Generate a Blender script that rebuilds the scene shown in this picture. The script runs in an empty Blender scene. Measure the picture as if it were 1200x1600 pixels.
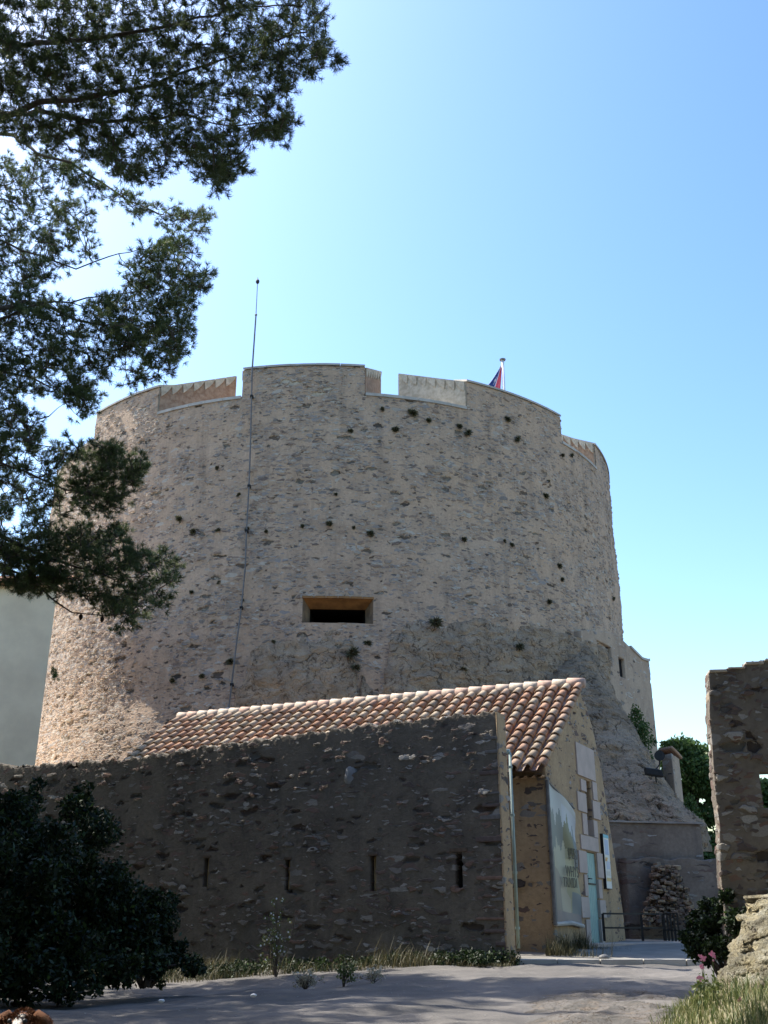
import bpy, bmesh, math, random
import numpy as np
from mathutils import Vector
random.seed(7); rng = np.random.default_rng(11)
sc = bpy.context.scene
C = sc.collection
R = math.radians
# ------------------------------------------------------------------ camera, world, sun, exposure
PITCH = math.atan(650/1600)
cp, sp = math.cos(PITCH), math.sin(PITCH)
CAM = np.array([0, 0, 1.5])
cam = bpy.data.cameras.new('camera'); co = bpy.data.objects.new('camera', cam); C.objects.link(co)
cam.sensor_fit = 'VERTICAL'; cam.sensor_height = 36; cam.lens = 36.0
cam.clip_end = 5000
co.location = CAM; co.rotation_euler = (math.pi/2 + PITCH, 0, 0); sc.camera = co
SUN_AZ, SUN_EL = 61.0, 55.0          # degrees to the left of the view, above the horizon
sdir = Vector((-math.sin(R(SUN_AZ))*math.cos(R(SUN_EL)), math.cos(R(SUN_AZ))*math.cos(R(SUN_EL)), math.sin(R(SUN_EL))))
w = bpy.data.worlds.new('World'); sc.world = w; w.use_nodes = True
wn = w.node_tree.nodes; wn.clear()
sky = wn.new('ShaderNodeTexSky'); sky.sky_type = 'NISHITA'; sky.sun_disc = False
sky.sun_elevation = R(SUN_EL); sky.sun_rotation = R(-SUN_AZ)
sky.altitude = 20; sky.air_density = 1.5; sky.dust_density = 1.6; sky.ozone_density = 1.6
bg = wn.new('ShaderNodeBackground'); bg.inputs[1].default_value = 0.14/.28
wo = wn.new('ShaderNodeOutputWorld')
hs = wn.new('ShaderNodeHueSaturation'); hs.inputs['Saturation'].default_value = 1.12; hs.inputs['Hue'].default_value = .503
w.node_tree.links.new(sky.outputs[0], hs.inputs['Color']); 
sca = wn.new('ShaderNodeVectorMath'); sca.operation = 'SCALE'; sca.inputs[3].default_value = .28
gam = wn.new('ShaderNodeGamma'); gam.inputs[1].default_value = 1.4
w.node_tree.links.new(hs.outputs[0], sca.inputs[0]); w.node_tree.links.new(sca.outputs[0], gam.inputs[0]); w.node_tree.links.new(gam.outputs[0], bg.inputs[0]); w.node_tree.links.new(bg.outputs[0], wo.inputs[0])
sl = bpy.data.lights.new('sun', 'SUN'); sl.energy = 5.0; sl.angle = R(0.5); sl.color = (1, 0.95, 0.86)
so = bpy.data.objects.new('sun', sl); C.objects.link(so); so.rotation_euler = sdir.to_track_quat('Z', 'Y').to_euler()
sc.view_settings.view_transform = 'Standard'; sc.view_settings.look = 'None'
sc.view_settings.exposure = 0.95; sc.view_settings.gamma = 1
sc.cycles.max_bounces = 6; sc.cycles.diffuse_bounces = 3; sc.cycles.transparent_max_bounces = 4

# ------------------------------------------------------------------ geometry helpers
def ray(px, py):
    dy = 800 - py
    return np.array([px-600, 1600*cp - dy*sp, 1600*sp + dy*cp])
def at(px, py, Y):
    r = ray(px, py); return CAM + r*(Y/r[1])
def onplane(px, py, P0, n):
    r = ray(px, py); P0 = np.array([P0[0], P0[1], 0.0]); n = np.array([n[0], n[1], 0.0])
    return CAM + r*(np.dot(P0-CAM, n)/np.dot(r, n))
ORG = {}
def tag(o, label=None, cat=None, group=None, kind=None):
    if label: o['label'] = label
    if cat: o['category'] = cat
    if group: o['group'] = group
    if kind: o['kind'] = kind
    return o
def empty(name, loc, label, cat, group=None):
    o = bpy.data.objects.new(name, None); C.objects.link(o); o.location = loc; o.empty_display_size = .2
    ORG[o.name] = np.array(loc, float)
    return tag(o, label, cat, group)
def mk(name, V, F, mat, parent=None, origin=None, st=None, col=None, smooth=False):
    V = np.asarray(V, np.float64).reshape(-1, 3)
    if parent is not None: org = ORG[parent.name]
    elif origin is not None: org = np.array(origin, float)
    else: org = np.array([(V[:, 0].min()+V[:, 0].max())/2, (V[:, 1].min()+V[:, 1].max())/2, V[:, 2].min()])
    me = bpy.data.meshes.new(name)
    if isinstance(F, np.ndarray):
        n, k = F.shape
        me.vertices.add(len(V)); me.vertices.foreach_set('co', (V-org).astype(np.float32).ravel())
        me.loops.add(n*k); me.loops.foreach_set('vertex_index', F.astype(np.int32).ravel())
        me.polygons.add(n); me.polygons.foreach_set('loop_start', np.arange(0, n*k, k, dtype=np.int32))
        me.polygons.foreach_set('loop_total', np.full(n, k, dtype=np.int32))
        me.update(calc_edges=True)
    else:
        me.from_pydata((V-org).tolist(), [], [tuple(int(i) for i in f) for f in F])
    if smooth: me.polygons.foreach_set('use_smooth', [True]*len(me.polygons))
    if st is not None:
        a = me.attributes.new('st', 'FLOAT_VECTOR', 'POINT'); a.data.foreach_set('vector', np.asarray(st, np.float32).ravel())
    if col is not None:
        col = np.asarray(col, np.float32)
        if col.shape[1] == 3: col = np.hstack([col, np.ones((len(col), 1), np.float32)])
        a = me.color_attributes.new('tint', 'FLOAT_COLOR', 'POINT'); a.data.foreach_set('color', col.ravel())
    me.validate()
    me.materials.append(mat)
    o = bpy.data.objects.new(name, me); C.objects.link(o)
    if parent is not None: o.parent = parent; ORG[o.name] = org
    else: o.location = org; ORG[o.name] = org
    return o
class MB:
    def __init__(s): s.v = []; s.f = []; s.c = []
    def add(s, V, F, col=None):
        b = len(s.v); s.v += [tuple(map(float, x)) for x in V]; s.f += [tuple(int(i)+b for i in f) for f in F]
        s.c += [tuple(col) if col is not None else (1, 1, 1)]*len(V); return s
    def box(s, o, a, b, c, col=None, bev=0.0):
        # o corner, a b c edge vectors; optional chamfer of all edges
        o, a, b, c = map(lambda q: np.array(q, float), (o, a, b, c))
        if bev <= 0:
            V = [o, o+a, o+a+b, o+b, o+c, o+a+c, o+a+b+c, o+b+c]
            return s.add(V, [(0, 3, 2, 1), (4, 5, 6, 7), (0, 1, 5, 4), (1, 2, 6, 5), (2, 3, 7, 6), (3, 0, 4, 7)], col)
        bm = bmesh.new(); vs = [bm.verts.new(q) for q in (o, o+a, o+a+b, o+b, o+c, o+a+c, o+a+b+c, o+b+c)]
        for f in [(0, 3, 2, 1), (4, 5, 6, 7), (0, 1, 5, 4), (1, 2, 6, 5), (2, 3, 7, 6), (3, 0, 4, 7)]: bm.faces.new([vs[i] for i in f])
        bmesh.ops.bevel(bm, geom=bm.edges[:], offset=bev, segments=2, affect='EDGES', profile=.6)
        bm.verts.index_update()
        s.add([v.co[:] for v in bm.verts], [[v.index for v in f.verts] for f in bm.faces], col); bm.free(); return s
    def tube(s, pts, rad, n=6, col=None, cap=True):
        pts = [np.array(p, float) for p in pts]; m = len(pts)
        if not hasattr(rad, '__len__'): rad = [rad]*m
        V = []
        for i in range(m):
            t = pts[min(i+1, m-1)]-pts[max(i-1, 0)]; t = t/(np.linalg.norm(t)+1e-9)
            h = np.array([0, 0, 1.]) if abs(t[2]) < .9 else np.array([1., 0, 0])
            a = np.cross(t, h); a /= np.linalg.norm(a); b = np.cross(t, a)
            for k in range(n):
                th = 2*math.pi*k/n; V.append(pts[i]+rad[i]*(math.cos(th)*a+math.sin(th)*b))
        F = [(i*n+k, i*n+(k+1) % n, (i+1)*n+(k+1) % n, (i+1)*n+k) for i in range(m-1) for k in range(n)]
        if cap: F += [tuple(range(n-1, -1, -1)), tuple((m-1)*n+k for k in range(n))]
        return s.add(V, F, col)
    def ball(s, c, r, n=8, m=6, col=None, jit=0):
        V = []; c = np.array(c, float); r = np.array(r if hasattr(r, '__len__') else (r, r, r), float)
        for i in range(m+1):
            th = math.pi*i/m
            for k in range(n):
                ph = 2*math.pi*k/n; j = 1+random.uniform(-jit, jit)
                V.append(c+r*j*np.array([math.sin(th)*math.cos(ph), math.sin(th)*math.sin(ph), math.cos(th)]))
        F = [(i*n+k, i*n+(k+1) % n, (i+1)*n+(k+1) % n, (i+1)*n+k) for i in range(m) for k in range(n)]
        return s.add(V, F, col)
    def build(s, name, mat, parent=None, smooth=False, origin=None, colour=False):
        return mk(name, s.v, s.f, mat, parent, origin, col=np.array(s.c) if colour else None, smooth=smooth)
def vnoise(P, seed=0):
    # value noise on Nx3 points, -1..1
    P = np.asarray(P, float); i = np.floor(P).astype(np.int64); f = P-i; f = f*f*(3-2*f)
    def h(a):
        n = (a[:, 0]*374761393+a[:, 1]*668265263+a[:, 2]*2147483647+seed*1274126177) & 0x7fffffff
        n = (n ^ (n >> 13))*1274126177 & 0x7fffffff
        return ((n ^ (n >> 16)) & 0xffff)/32767.5-1
    r = 0
    for dx in (0, 1):
        for dy in (0, 1):
            for dz in (0, 1):
                wgt = (f[:, 0] if dx else 1-f[:, 0])*(f[:, 1] if dy else 1-f[:, 1])*(f[:, 2] if dz else 1-f[:, 2])
                r = r+wgt*h(i+np.array([dx, dy, dz]))
    return r
def fbm(P, oct=4, seed=0):
    r = 0; a = 1
    for k in range(oct): r = r+a*vnoise(P*2**k+17.3*k, seed+k); a *= .5
    return r
# a thick wall sheet in (s, z) with a ragged top and holes, boundary edges carried through the thickness
def wallsheet(name, P0, sd, wd, slines, zlines, top, holes, thk, mat, parent=None, kw=4, origin=None, shear=None):
    slines = sorted(set(list(slines)+[h[0] for h in holes]+[h[1] for h in holes]))
    zlines = sorted(set(list(zlines)+[h[2] for h in holes]+[h[3] for h in holes]))
    sl_, zl_ = np.array(slines), np.array(zlines); ns, nz = len(sl_), len(zl_)
    tops = np.array([top(s_) for s_ in sl_])
    idx = {}; V = []; ST = []; F = []
    def vid(i, j):
        z = min(zl_[j], tops[i]); jj = j
        if zl_[j] >= tops[i]:
            jj = int(np.searchsorted(zl_, tops[i]))
        key = (i, jj)
        if key not in idx: idx[key] = len(V); V.append((sl_[i], z, 0.0))
        return idx[key]
    for i in range(ns-1):
        for j in range(nz-1):
            if zl_[j] >= tops[i] and zl_[j] >= tops[i+1]: continue
            sm, zm = (sl_[i]+sl_[i+1])/2, (zl_[j]+zl_[j+1])/2
            if any(h[0] < sm < h[1] and h[2] < zm < h[3] for h in holes): continue
            q = [vid(i, j), vid(i+1, j), vid(i+1, j+1), vid(i, j+1)]; qq = []
            for a in q:
                if a not in qq: qq.append(a)
            if len(qq) >= 3: F.append(tuple(qq))
    cnt = {}
    for f in F:
        for a, b in zip(f, f[1:]+f[:1]):
            cnt[(a, b)] = 1
    be = [(a, b) for (a, b) in cnt if (b, a) not in cnt]
    n0 = len(V); lay = {}
    F2 = [tuple(reversed([a+n0 for a in f])) for f in F]
    V2 = [(a, b, thk) for a, b, _ in V]
    V = V+V2; F = F+F2
    for a, b in be:
        for v in (a, b):
            if v not in lay:
                l = [v]
                for k in range(1, kw):
                    l.append(len(V)); V.append((V[v][0], V[v][1], thk*k/kw))
                l.append(v+n0); lay[v] = l
        for k in range(kw):
            F.append((b, a, lay[a][1], lay[b][1]) if k == 0 else (lay[b][k], lay[a][k], lay[a][k+1], lay[b][k+1]))
    V = np.array(V)
    ST = V.copy()
    if shear is not None: V[:, 0] += shear(V[:, 0], V[:, 2-1])
    P0 = np.array([P0[0], P0[1], 0.]); sd3 = np.array([sd[0], sd[1], 0.]); wd3 = np.array([wd[0], wd[1], 0.])
    W = P0+V[:, :1]*sd3+V[:, 2:3]*wd3+V[:, 1:2]*np.array([0, 0, 1.])
    return mk(name, W, F, mat, parent, origin, st=ST, smooth=True)

# ------------------------------------------------------------------ materials
class NT:
    def __init__(s, name, disp=None):
        s.m = bpy.data.materials.new(name); s.m.use_nodes = True; s.t = s.m.node_tree; s.t.nodes.clear()
        s.out = s.n('ShaderNodeOutputMaterial'); s.p = s.n('ShaderNodeBsdfPrincipled'); s.l(s.p.outputs[0], s.out.inputs[0])
        s.p.inputs['Roughness'].default_value = .9; s.p.inputs['Specular IOR Level'].default_value = .2
        if disp: s.m.displacement_method = disp
    def n(s, t): return s.t.nodes.new(t)
    def l(s, a, b): s.t.links.new(a, b)
    def inp(s, node, k, v):
        if v is None: return
        if hasattr(v, 'is_output') or isinstance(v, bpy.types.NodeSocket): s.l(v, node.inputs[k])
        else: node.inputs[k].default_value = v
    def math(s, op, a, b=None, c=None, clamp=False):
        n = s.n('ShaderNodeMath'); n.operation = op; n.use_clamp = clamp; s.inp(n, 0, a); s.inp(n, 1, b); s.inp(n, 2, c); return n.outputs[0]
    def vmath(s, op, a, b):
        n = s.n('ShaderNodeVectorMath'); n.operation = op; s.inp(n, 0, a)
        if op == 'SCALE': s.inp(n, 3, b)
        else: s.inp(n, 1, b)
        return n.outputs[0]
    def attr(s, name):
        n = s.n('ShaderNodeAttribute'); n.attribute_name = name; return n
    def noise(s, vec, scale, detail=4, rough=.55, dist=0):
        n = s.n('ShaderNodeTexNoise'); s.inp(n, 'Vector', vec); n.inputs['Scale'].default_value = scale
        n.inputs['Detail'].default_value = detail; n.inputs['Roughness'].default_value = rough; n.inputs['Distortion'].default_value = dist
        return n
    def vor(s, vec, feat, scale=1, rnd=1):
        n = s.n('ShaderNodeTexVoronoi'); n.feature = feat; s.inp(n, 'Vector', vec); n.inputs['Scale'].default_value = scale
        n.inputs['Randomness'].default_value = rnd; return n
    def ramp(s, f, stops, interp='LINEAR'):
        n = s.n('ShaderNodeValToRGB'); n.color_ramp.interpolation = interp; e = n.color_ramp.elements
        while len(e) < len(stops): e.new(.5)
        for el, (p_, c_) in zip(e, stops):
            el.position = p_; el.color = (*c_, 1) if hasattr(c_, '__len__') else (c_, c_, c_, 1)
        s.l(f, n.inputs[0]); return n.outputs[0]
    def mix(s, f, a, b, typ='MIX'):
        n = s.n('ShaderNodeMix'); n.data_type = 'RGBA'; n.blend_type = typ; s.inp(n, 0, f)
        for k, v in ((6, a), (7, b)):
            if isinstance(v, tuple): v = (*v, 1) if len(v) == 3 else v
            s.inp(n, k, v)
        return n.outputs[2]
    def mr(s, f, a, b, c=0, d=1):
        n = s.n('ShaderNodeMapRange'); n.interpolation_type = 'SMOOTHSTEP'; s.inp(n, 0, f)
        for k, v in zip((1, 2, 3, 4), (a, b, c, d)): s.inp(n, k, v)
        return n.outputs[0]
def masonry(name, m1, m2, stones, size=(.45, .17, .45), cov=.45, covvar=.6, h=.035, disp='BOTH', fine=1.0, small=.3, streak=.35, side=None, holes=.12):
    t = NT(name, disp); st = t.attr('st').outputs['Vector']
    dn = t.noise(st, 3.0, 3).outputs['Color']
    dv = t.vmath('SCALE', t.vmath('SUBTRACT', dn, (.5, .5, .5)), .22)
    p = t.vmath('ADD', st, dv)
    big = t.noise(st, .33, 3, .6).outputs['Fac']; big2 = t.noise(st, .9, 3, .6, .5).outputs['Fac']
    fn = t.noise(st, 9, 6, .7).outputs['Fac']; fn2 = t.noise(st, 38, 4, .7).outputs['Fac']
    sv = t.vmath('MULTIPLY', st, (1.6, .16, 1.6)); strk = t.noise(sv, 1.0, 5, .65).outputs['Fac']
    col = t.mix(t.mr(big2, .35, .65), m1, m2)
    col = t.mix(t.math('MULTIPLY', t.mr(fn, .3, .7), .45), col, tuple(.62*c for c in m2), 'MIX')
    height = t.math('MULTIPLY', fn, .35*fine)
    if side:   # open rubble, its render long gone, past this distance along the wall
        sx = t.n('ShaderNodeSeparateXYZ'); t.l(st, sx.inputs[0]); sd_ = t.mr(t.math('ADD', t.math('ADD', sx.outputs[0], t.math('MULTIPLY', sx.outputs[1], -.35)), t.math('MULTIPLY', big, 4)), side, side+3.5, 0, .75)
    for lay, (k, cv) in enumerate(((1.0, cov), (2.1, small))):
        q = t.vmath('MULTIPLY', p, tuple(k/s_ for s_ in size)); q = t.vmath('ADD', q, (lay*7.3, lay*3.1, 0))
        v1 = t.vor(q, 'F1'); ve = t.vor(q, 'DISTANCE_TO_EDGE')
        sep = t.n('ShaderNodeSeparateColor'); t.l(v1.outputs['Color'], sep.inputs[0])
        thr = t.math('ADD', cv, t.math('MULTIPLY', t.math('SUBTRACT', big if lay == 0 else big2, .5), covvar*2))
        if side: thr = t.math('ADD', thr, sd_)
        pres = t.math('LESS_THAN', sep.outputs[0], thr)
        ed = t.math('SUBTRACT', ve.outputs['Distance'], t.math('MULTIPLY', sep.outputs[2], .14))
        ed = t.math('ADD', ed, t.math('MULTIPLY', t.math('SUBTRACT', fn, .5), .18))
        msk = t.math('MULTIPLY', t.mr(ed, .0, .07), pres)
        sc_ = t.ramp(sep.outputs[1], stones, 'CONSTANT')
        sc_ = t.mix(t.math('MULTIPLY', t.mr(fn2, .3, .75), .35), sc_, (.08, .075, .07))
        col = t.mix(msk, col, sc_)
        # some stones have fallen out and leave a dark pocket
        hole = t.math('MULTIPLY', t.math('LESS_THAN', sep.outputs[2], holes), msk)
        hh = t.math('MULTIPLY', msk, t.math('ADD', t.math('MULTIPLY', sep.outputs[2], 1.1/k), -.15))
        height = t.math('ADD', height, hh)
        height = t.math('SUBTRACT', height, t.math('MULTIPLY', hole, 1.3/k))
        col = t.mix(t.math('MULTIPLY', hole, .5), col, (.05, .045, .04))
    col = t.mix(t.math('MULTIPLY', t.mr(strk, .5, .72), streak), col, t.mix(.5, col, (.05, .05, .05)))
    height = t.math('ADD', height, t.math('MULTIPLY', fn2, .12*fine))
    t.l(col, t.p.inputs['Base Color'])
    d = t.n('ShaderNodeDisplacement'); d.inputs['Midlevel'].default_value = .3; d.inputs['Scale'].default_value = h
    t.l(height, d.inputs['Height']); t.l(d.outputs[0], t.out.inputs['Displacement'])
    return t.m
def plain(name, c, c2=None, scale=4, rough=.85, bump=0.0, spec=.2, tint=False, metal=0, detail=5, two=False, coord='Object'):
    t = NT(name); tc = t.n('ShaderNodeTexCoord').outputs[coord]
    n = t.noise(tc, scale, detail, .6)
    f = t.mr(n.outputs['Fac'], .3, .7)
    col = t.mix(f, c, c2 if c2 else tuple(.75*x for x in c))
    if tint: col = t.mix(1.0, col, t.attr('tint').outputs['Color'], 'MULTIPLY')
    t.l(col, t.p.inputs['Base Color']); t.p.inputs['Roughness'].default_value = rough
    t.p.inputs['Specular IOR Level'].default_value = spec; t.p.inputs['Metallic'].default_value = metal
    if bump:
        b = t.n('ShaderNodeBump'); b.inputs['Distance'].default_value = bump; b.inputs['Strength'].default_value = .8
        n2 = t.noise(tc, scale*6, 5, .7); t.l(n2.outputs['Fac'], b.inputs['Height']); t.l(b.outputs[0], t.p.inputs['Normal'])
    return t.m
def foliage(name, c1, c2, trans=.25, c3=None):
    t = NT(name); f = t.attr('tint').outputs['Fac']
    col = t.ramp(f, [(0, c1), (.6, c2), (1, c3 or c2)])
    t.l(col, t.p.inputs['Base Color']); t.p.inputs['Roughness'].default_value = .55; t.p.inputs['Specular IOR Level'].default_value = .3
    tr = t.n('ShaderNodeBsdfTranslucent'); t.l(col, tr.inputs[0]); mx = t.n('ShaderNodeMixShader'); mx.inputs[0].default_value = trans
    t.l(t.p.outputs[0], mx.inputs[1]); t.l(tr.outputs[0], mx.inputs[2]); t.l(mx.outputs[0], t.out.inputs[0]); return t.m
def rockmat(name, c1, c2, c3, disp='BOTH', h=.25, scale=.5):
    t = NT(name, disp); tc = t.attr('st').outputs['Vector']; k = scale*2
    d0 = t.noise(tc, .8*k, 4).outputs['Color']; p = t.vmath('ADD', tc, t.vmath('SCALE', t.vmath('SUBTRACT', d0, (.5, .5, .5)), 1.6/k))
    def ridge(vec, sc, w_, det=3):
        n = t.noise(vec, sc, det, .5).outputs['Fac']; a = t.math('ABSOLUTE', t.math('SUBTRACT', n, .5)); return t.mr(a, 0, w_, 1, 0)
    n1 = t.noise(tc, .7*k, 9, .68).outputs['Fac']; n2 = t.noise(t.vmath('MULTIPLY', p, (.8, 2.0, .8)), .9*k, 6, .62).outputs['Fac']; n3 = t.noise(tc, 9*k, 6, .75).outputs['Fac']
    patch = t.noise(tc, .9*k, 3).outputs['Fac']
    cr = t.math('MULTIPLY', ridge(t.vmath('MULTIPLY', p, (.7, 1.1, .7)), .8*k, .02), t.mr(patch, .42, .6)); cr2 = t.math('MULTIPLY', ridge(t.vmath('MULTIPLY', p, (1, .6, 1)), 2.1*k, .022), t.mr(patch, .58, .45))
    crk = t.math('MAXIMUM', cr, cr2)
    col = t.mix(t.mr(n1, .38, .62), c1, c2); col = t.mix(t.math('MULTIPLY', t.mr(n2, .5, .64), .75), col, c3)
    st3 = t.noise(t.vmath('MULTIPLY', tc, (1.6, .25, 1.6)), 1.1, 5, .7).outputs['Fac']
    col = t.mix(t.math('MULTIPLY', t.mr(st3, .5, .7), .5), col, t.mix(.5, col, (.06, .05, .04)))
    col = t.mix(t.math('MULTIPLY', crk, .75), col, (.07, .05, .035))
    col = t.mix(t.math('MULTIPLY', t.mr(n3, .42, .72), .5), col, t.mix(.6, col, (.05, .05, .05)))
    t.l(col, t.p.inputs['Base Color'])
    vb = t.vor(t.vmath('MULTIPLY', p, (.9*k, 1.5*k, .9*k)), 'F1', 1.0); blk = vb.outputs['Distance']
    hh = t.math('ADD', t.math('MULTIPLY', n1, .9), t.math('MULTIPLY', n2, .55)); hh = t.math('ADD', hh, t.math('MULTIPLY', n3, .16))
    hh = t.math('SUBTRACT', hh, t.math('MULTIPLY', blk, .35)); hh = t.math('SUBTRACT', hh, t.math('MULTIPLY', crk, .12))
    d = t.n('ShaderNodeDisplacement'); d.inputs['Midlevel'].default_value = .6; d.inputs['Scale'].default_value = h
    t.l(hh, d.inputs['Height']); t.l(d.outputs[0], t.out.inputs['Displacement']); return t.m

STONES = [(0, (.40, .32, .25)), (.18, (.31, .23, .175)), (.32, (.46, .40, .33)), (.46, (.26, .225, .195)), (.56, (.37, .27, .20)), (.7, (.34, .31, .285)), (.84, (.54, .48, .40)), (.95, (.20, .155, .13))]
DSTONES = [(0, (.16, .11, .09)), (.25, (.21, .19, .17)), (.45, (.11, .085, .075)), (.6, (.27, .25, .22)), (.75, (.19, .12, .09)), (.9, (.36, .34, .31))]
M = {}
M['tower'] = masonry('tower masonry', (.56, .41, .29), (.455, .335, .24), STONES, (.38, .14, .38), cov=.34, covvar=1.3, h=.06, small=.40, streak=.5, fine=1.7, side=4.5, holes=.05)
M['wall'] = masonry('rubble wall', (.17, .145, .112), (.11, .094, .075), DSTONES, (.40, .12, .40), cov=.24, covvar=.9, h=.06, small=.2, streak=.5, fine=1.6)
M['house'] = masonry('gatehouse render', (.47, .34, .20), (.37, .265, .16), DSTONES, (.42, .13, .42), cov=.10, covvar=.8, h=.04, small=.10, streak=.7, holes=.05, fine=1.8)
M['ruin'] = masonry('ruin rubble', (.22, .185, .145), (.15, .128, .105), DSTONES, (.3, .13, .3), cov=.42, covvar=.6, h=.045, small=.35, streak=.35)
M['retain'] = masonry('retaining masonry', (.25, .20, .16), (.165, .13, .105), DSTONES, (.9, .12, .9), cov=.18, covvar=.5, h=.03, small=.1, streak=.6)
M['wing'] = masonry('wing masonry', (.48, .37, .27), (.40, .305, .225), STONES, (.5, .2, .5), cov=.12, covvar=.5, h=.03, small=.12, streak=.5)
M['plaster'] = plain('pale render', (.95, .80, .58), (.78, .64, .46), .6, bump=.006)
M['rock'] = rockmat('grey rock', (.37, .28, .19), (.25, .19, .13), (.39, .27, .16), h=.5, scale=.55)
M['rockflat'] = rockmat('tower rock', (.46, .355, .245), (.32, .25, .18), (.47, .32, .19), h=.42, scale=.75)
M['mound'] = rockmat('lichened rock', (.44, .38, .24), (.22, .20, .14), (.50, .47, .36), h=.30, scale=1.7)
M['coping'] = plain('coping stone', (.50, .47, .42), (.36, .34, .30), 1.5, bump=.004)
M['brick'] = plain('brick cheek', (.30, .18, .115), (.46, .32, .22), 5, bump=.05)
M['pale'] = plain('pale dressed stone', (.62, .53, .41), (.42, .35, .26), 4, bump=.04)
M['quoin'] = plain('pink dressed stone', (.50, .41, .35), (.42, .35, .30), 2.5, bump=.004)
M['tile'] = plain('clay tile', (1, 1, 1), (.72, .70, .68), 9, rough=.85, tint=True, bump=.003)
M['metal'] = plain('dark metal', (.012, .012, .014), (.02, .02, .02), 6, rough=.5, spec=.3)
M['cable'] = plain('grey cable', (.16, .16, .16), (.11, .11, .11), 6, rough=.5)
M['pipe'] = plain('pale green paint', (.34, .42, .36), (.25, .31, .27), 3, rough=.5, spec=.4)
M['door'] = plain('turquoise paint', (.27, .44, .39), (.22, .37, .34), 2.5, rough=.5, spec=.4, bump=.003)
M['white'] = plain('white paint', (.75, .76, .78), (.66, .67, .70), 3, rough=.4)
M['wood'] = plain('dark wood', (.12, .085, .06), (.07, .05, .035), 8, bump=.004)
M['tan'] = plain('ochre reveal', (.52, .36, .18), (.36, .25, .12), 5, bump=.006)
M['rust'] = plain('ochre lintel', (.36, .19, .075), (.2, .11, .05), 2, bump=.01)
M['dark'] = plain('dark void', (.012, .012, .012))
M['paint'] = plain('printed panel', (1, 1, 1), (.93, .93, .93), 1.5, rough=.45, spec=.4, tint=True)
M['bark'] = plain('pine bark', (.13, .10, .08), (.07, .055, .045), 12, bump=.02)
M['pine'] = foliage('pine needles', (.038, .055, .022), (.11, .145, .052), .35, (.22, .24, .10))
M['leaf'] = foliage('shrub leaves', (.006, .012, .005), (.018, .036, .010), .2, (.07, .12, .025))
M['oak'] = foliage('tree leaves', (.04, .08, .022), (.09, .155, .04), .35, (.17, .23, .07))
M['grass'] = foliage('grass blades', (.05, .08, .022), (.13, .16, .05), .3, (.36, .32, .17))
M['dry'] = foliage('dry stalks', (.25, .22, .14), (.5, .46, .36), .2, (.6, .56, .5))
M['tuft'] = foliage('wall plant leaves', (.07, .075, .045), (.11, .115, .06), .15, (.2, .18, .11))
M['verge'] = foliage('verge weeds', (.03, .035, .015), (.085, .08, .035), .25, (.24, .20, .11))
M['pink'] = plain('pink petals', (.62, .25, .42), (.7, .4, .52), 20)

# ------------------------------------------------------------------ ground
def gz(x, y):
    return .03*y-.42*np.clip((2.0-x)/7, 0, 1)*np.clip((y-14)/8, 0, 1)*(y < 34)
def ground():
    xs = np.concatenate([np.linspace(-300, -16, 12), np.arange(-15, 14, .11), np.linspace(15, 300, 12)])
    ys = np.concatenate([np.linspace(-150, 3, 8), np.arange(4, 12, .4), np.arange(12, 26.5, .11), np.arange(27, 50, .8), np.linspace(60, 700, 12)])
    X, Y = np.meshgrid(xs, ys); P = np.stack([X.ravel(), Y.ravel(), 0*X.ravel()], 1)
    Z = np.minimum(.03*P[:, 1], 3.0); Z = Z+(gz(P[:, 0], P[:, 1])-.03*P[:, 1])
    near = ((abs(P[:, 0]) < 15) & (P[:, 1] > 3) & (P[:, 1] < 27))
    Z = Z+near*(.05*fbm(P*.45, 3, 5)+.028*fbm(P*2.1, 4, 9))
    # the path drops to a kerb just in front of the gatehouse
    k = (P[:, 0] > 2.5)*(P[:, 0] < 12)*np.clip((P[:, 1]-20)/3, 0, 1)*(P[:, 1] < 30); Z = Z-.02*k
    P[:, 2] = Z
    nx, ny = len(xs), len(ys); I = np.arange(nx*ny).reshape(ny, nx)
    F = np.stack([I[:-1, :-1].ravel(), I[:-1, 1:].ravel(), I[1:, 1:].ravel(), I[1:, :-1].ravel()], 1)
    t = NT('packed dirt', 'BOTH'); tc = t.attr('st').outputs['Vector']
    n1 = t.noise(tc, .5, 5, .6).outputs['Fac']; n2 = t.noise(tc, 7, 6, .7).outputs['Fac']; n3 = t.noise(tc, 60, 3, .7).outputs['Fac']
    col = t.mix(t.mr(n1, .35, .65), (.175, .16, .145), (.105, .098, .09)); col = t.mix(t.math('MULTIPLY', t.mr(n2, .4, .7), .5), col, (.10, .095, .09))
    v = t.vor(tc, 'F1', 9); peb = t.mr(v.outputs['Distance'], .12, .2, 1, 0); sepc = t.n('ShaderNodeSeparateColor'); t.l(v.outputs['Color'], sepc.inputs[0])
    pm = t.math('MULTIPLY', peb, t.math('LESS_THAN', sepc.outputs[0], .25)); col = t.mix(t.math('MULTIPLY', pm, .7), col, (.30, .29, .27))
    t.l(col, t.p.inputs['Base Color'])
    h = t.math('ADD', t.math('MULTIPLY', n2, .5), t.math('MULTIPLY', n3, .15)); h = t.math('ADD', h, t.math('MULTIPLY', pm, .35))
    d = t.n('ShaderNodeDisplacement'); d.inputs['Scale'].default_value = .06; d.inputs['Midlevel'].default_value = .3; t.l(h, d.inputs['Height']); t.l(d.outputs[0], t.out.inputs['Displacement'])
    tag(mk('ground', P, F, t.m, origin=(0, 0, 0), st=P, smooth=True), kind='structure')
ground()

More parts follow.
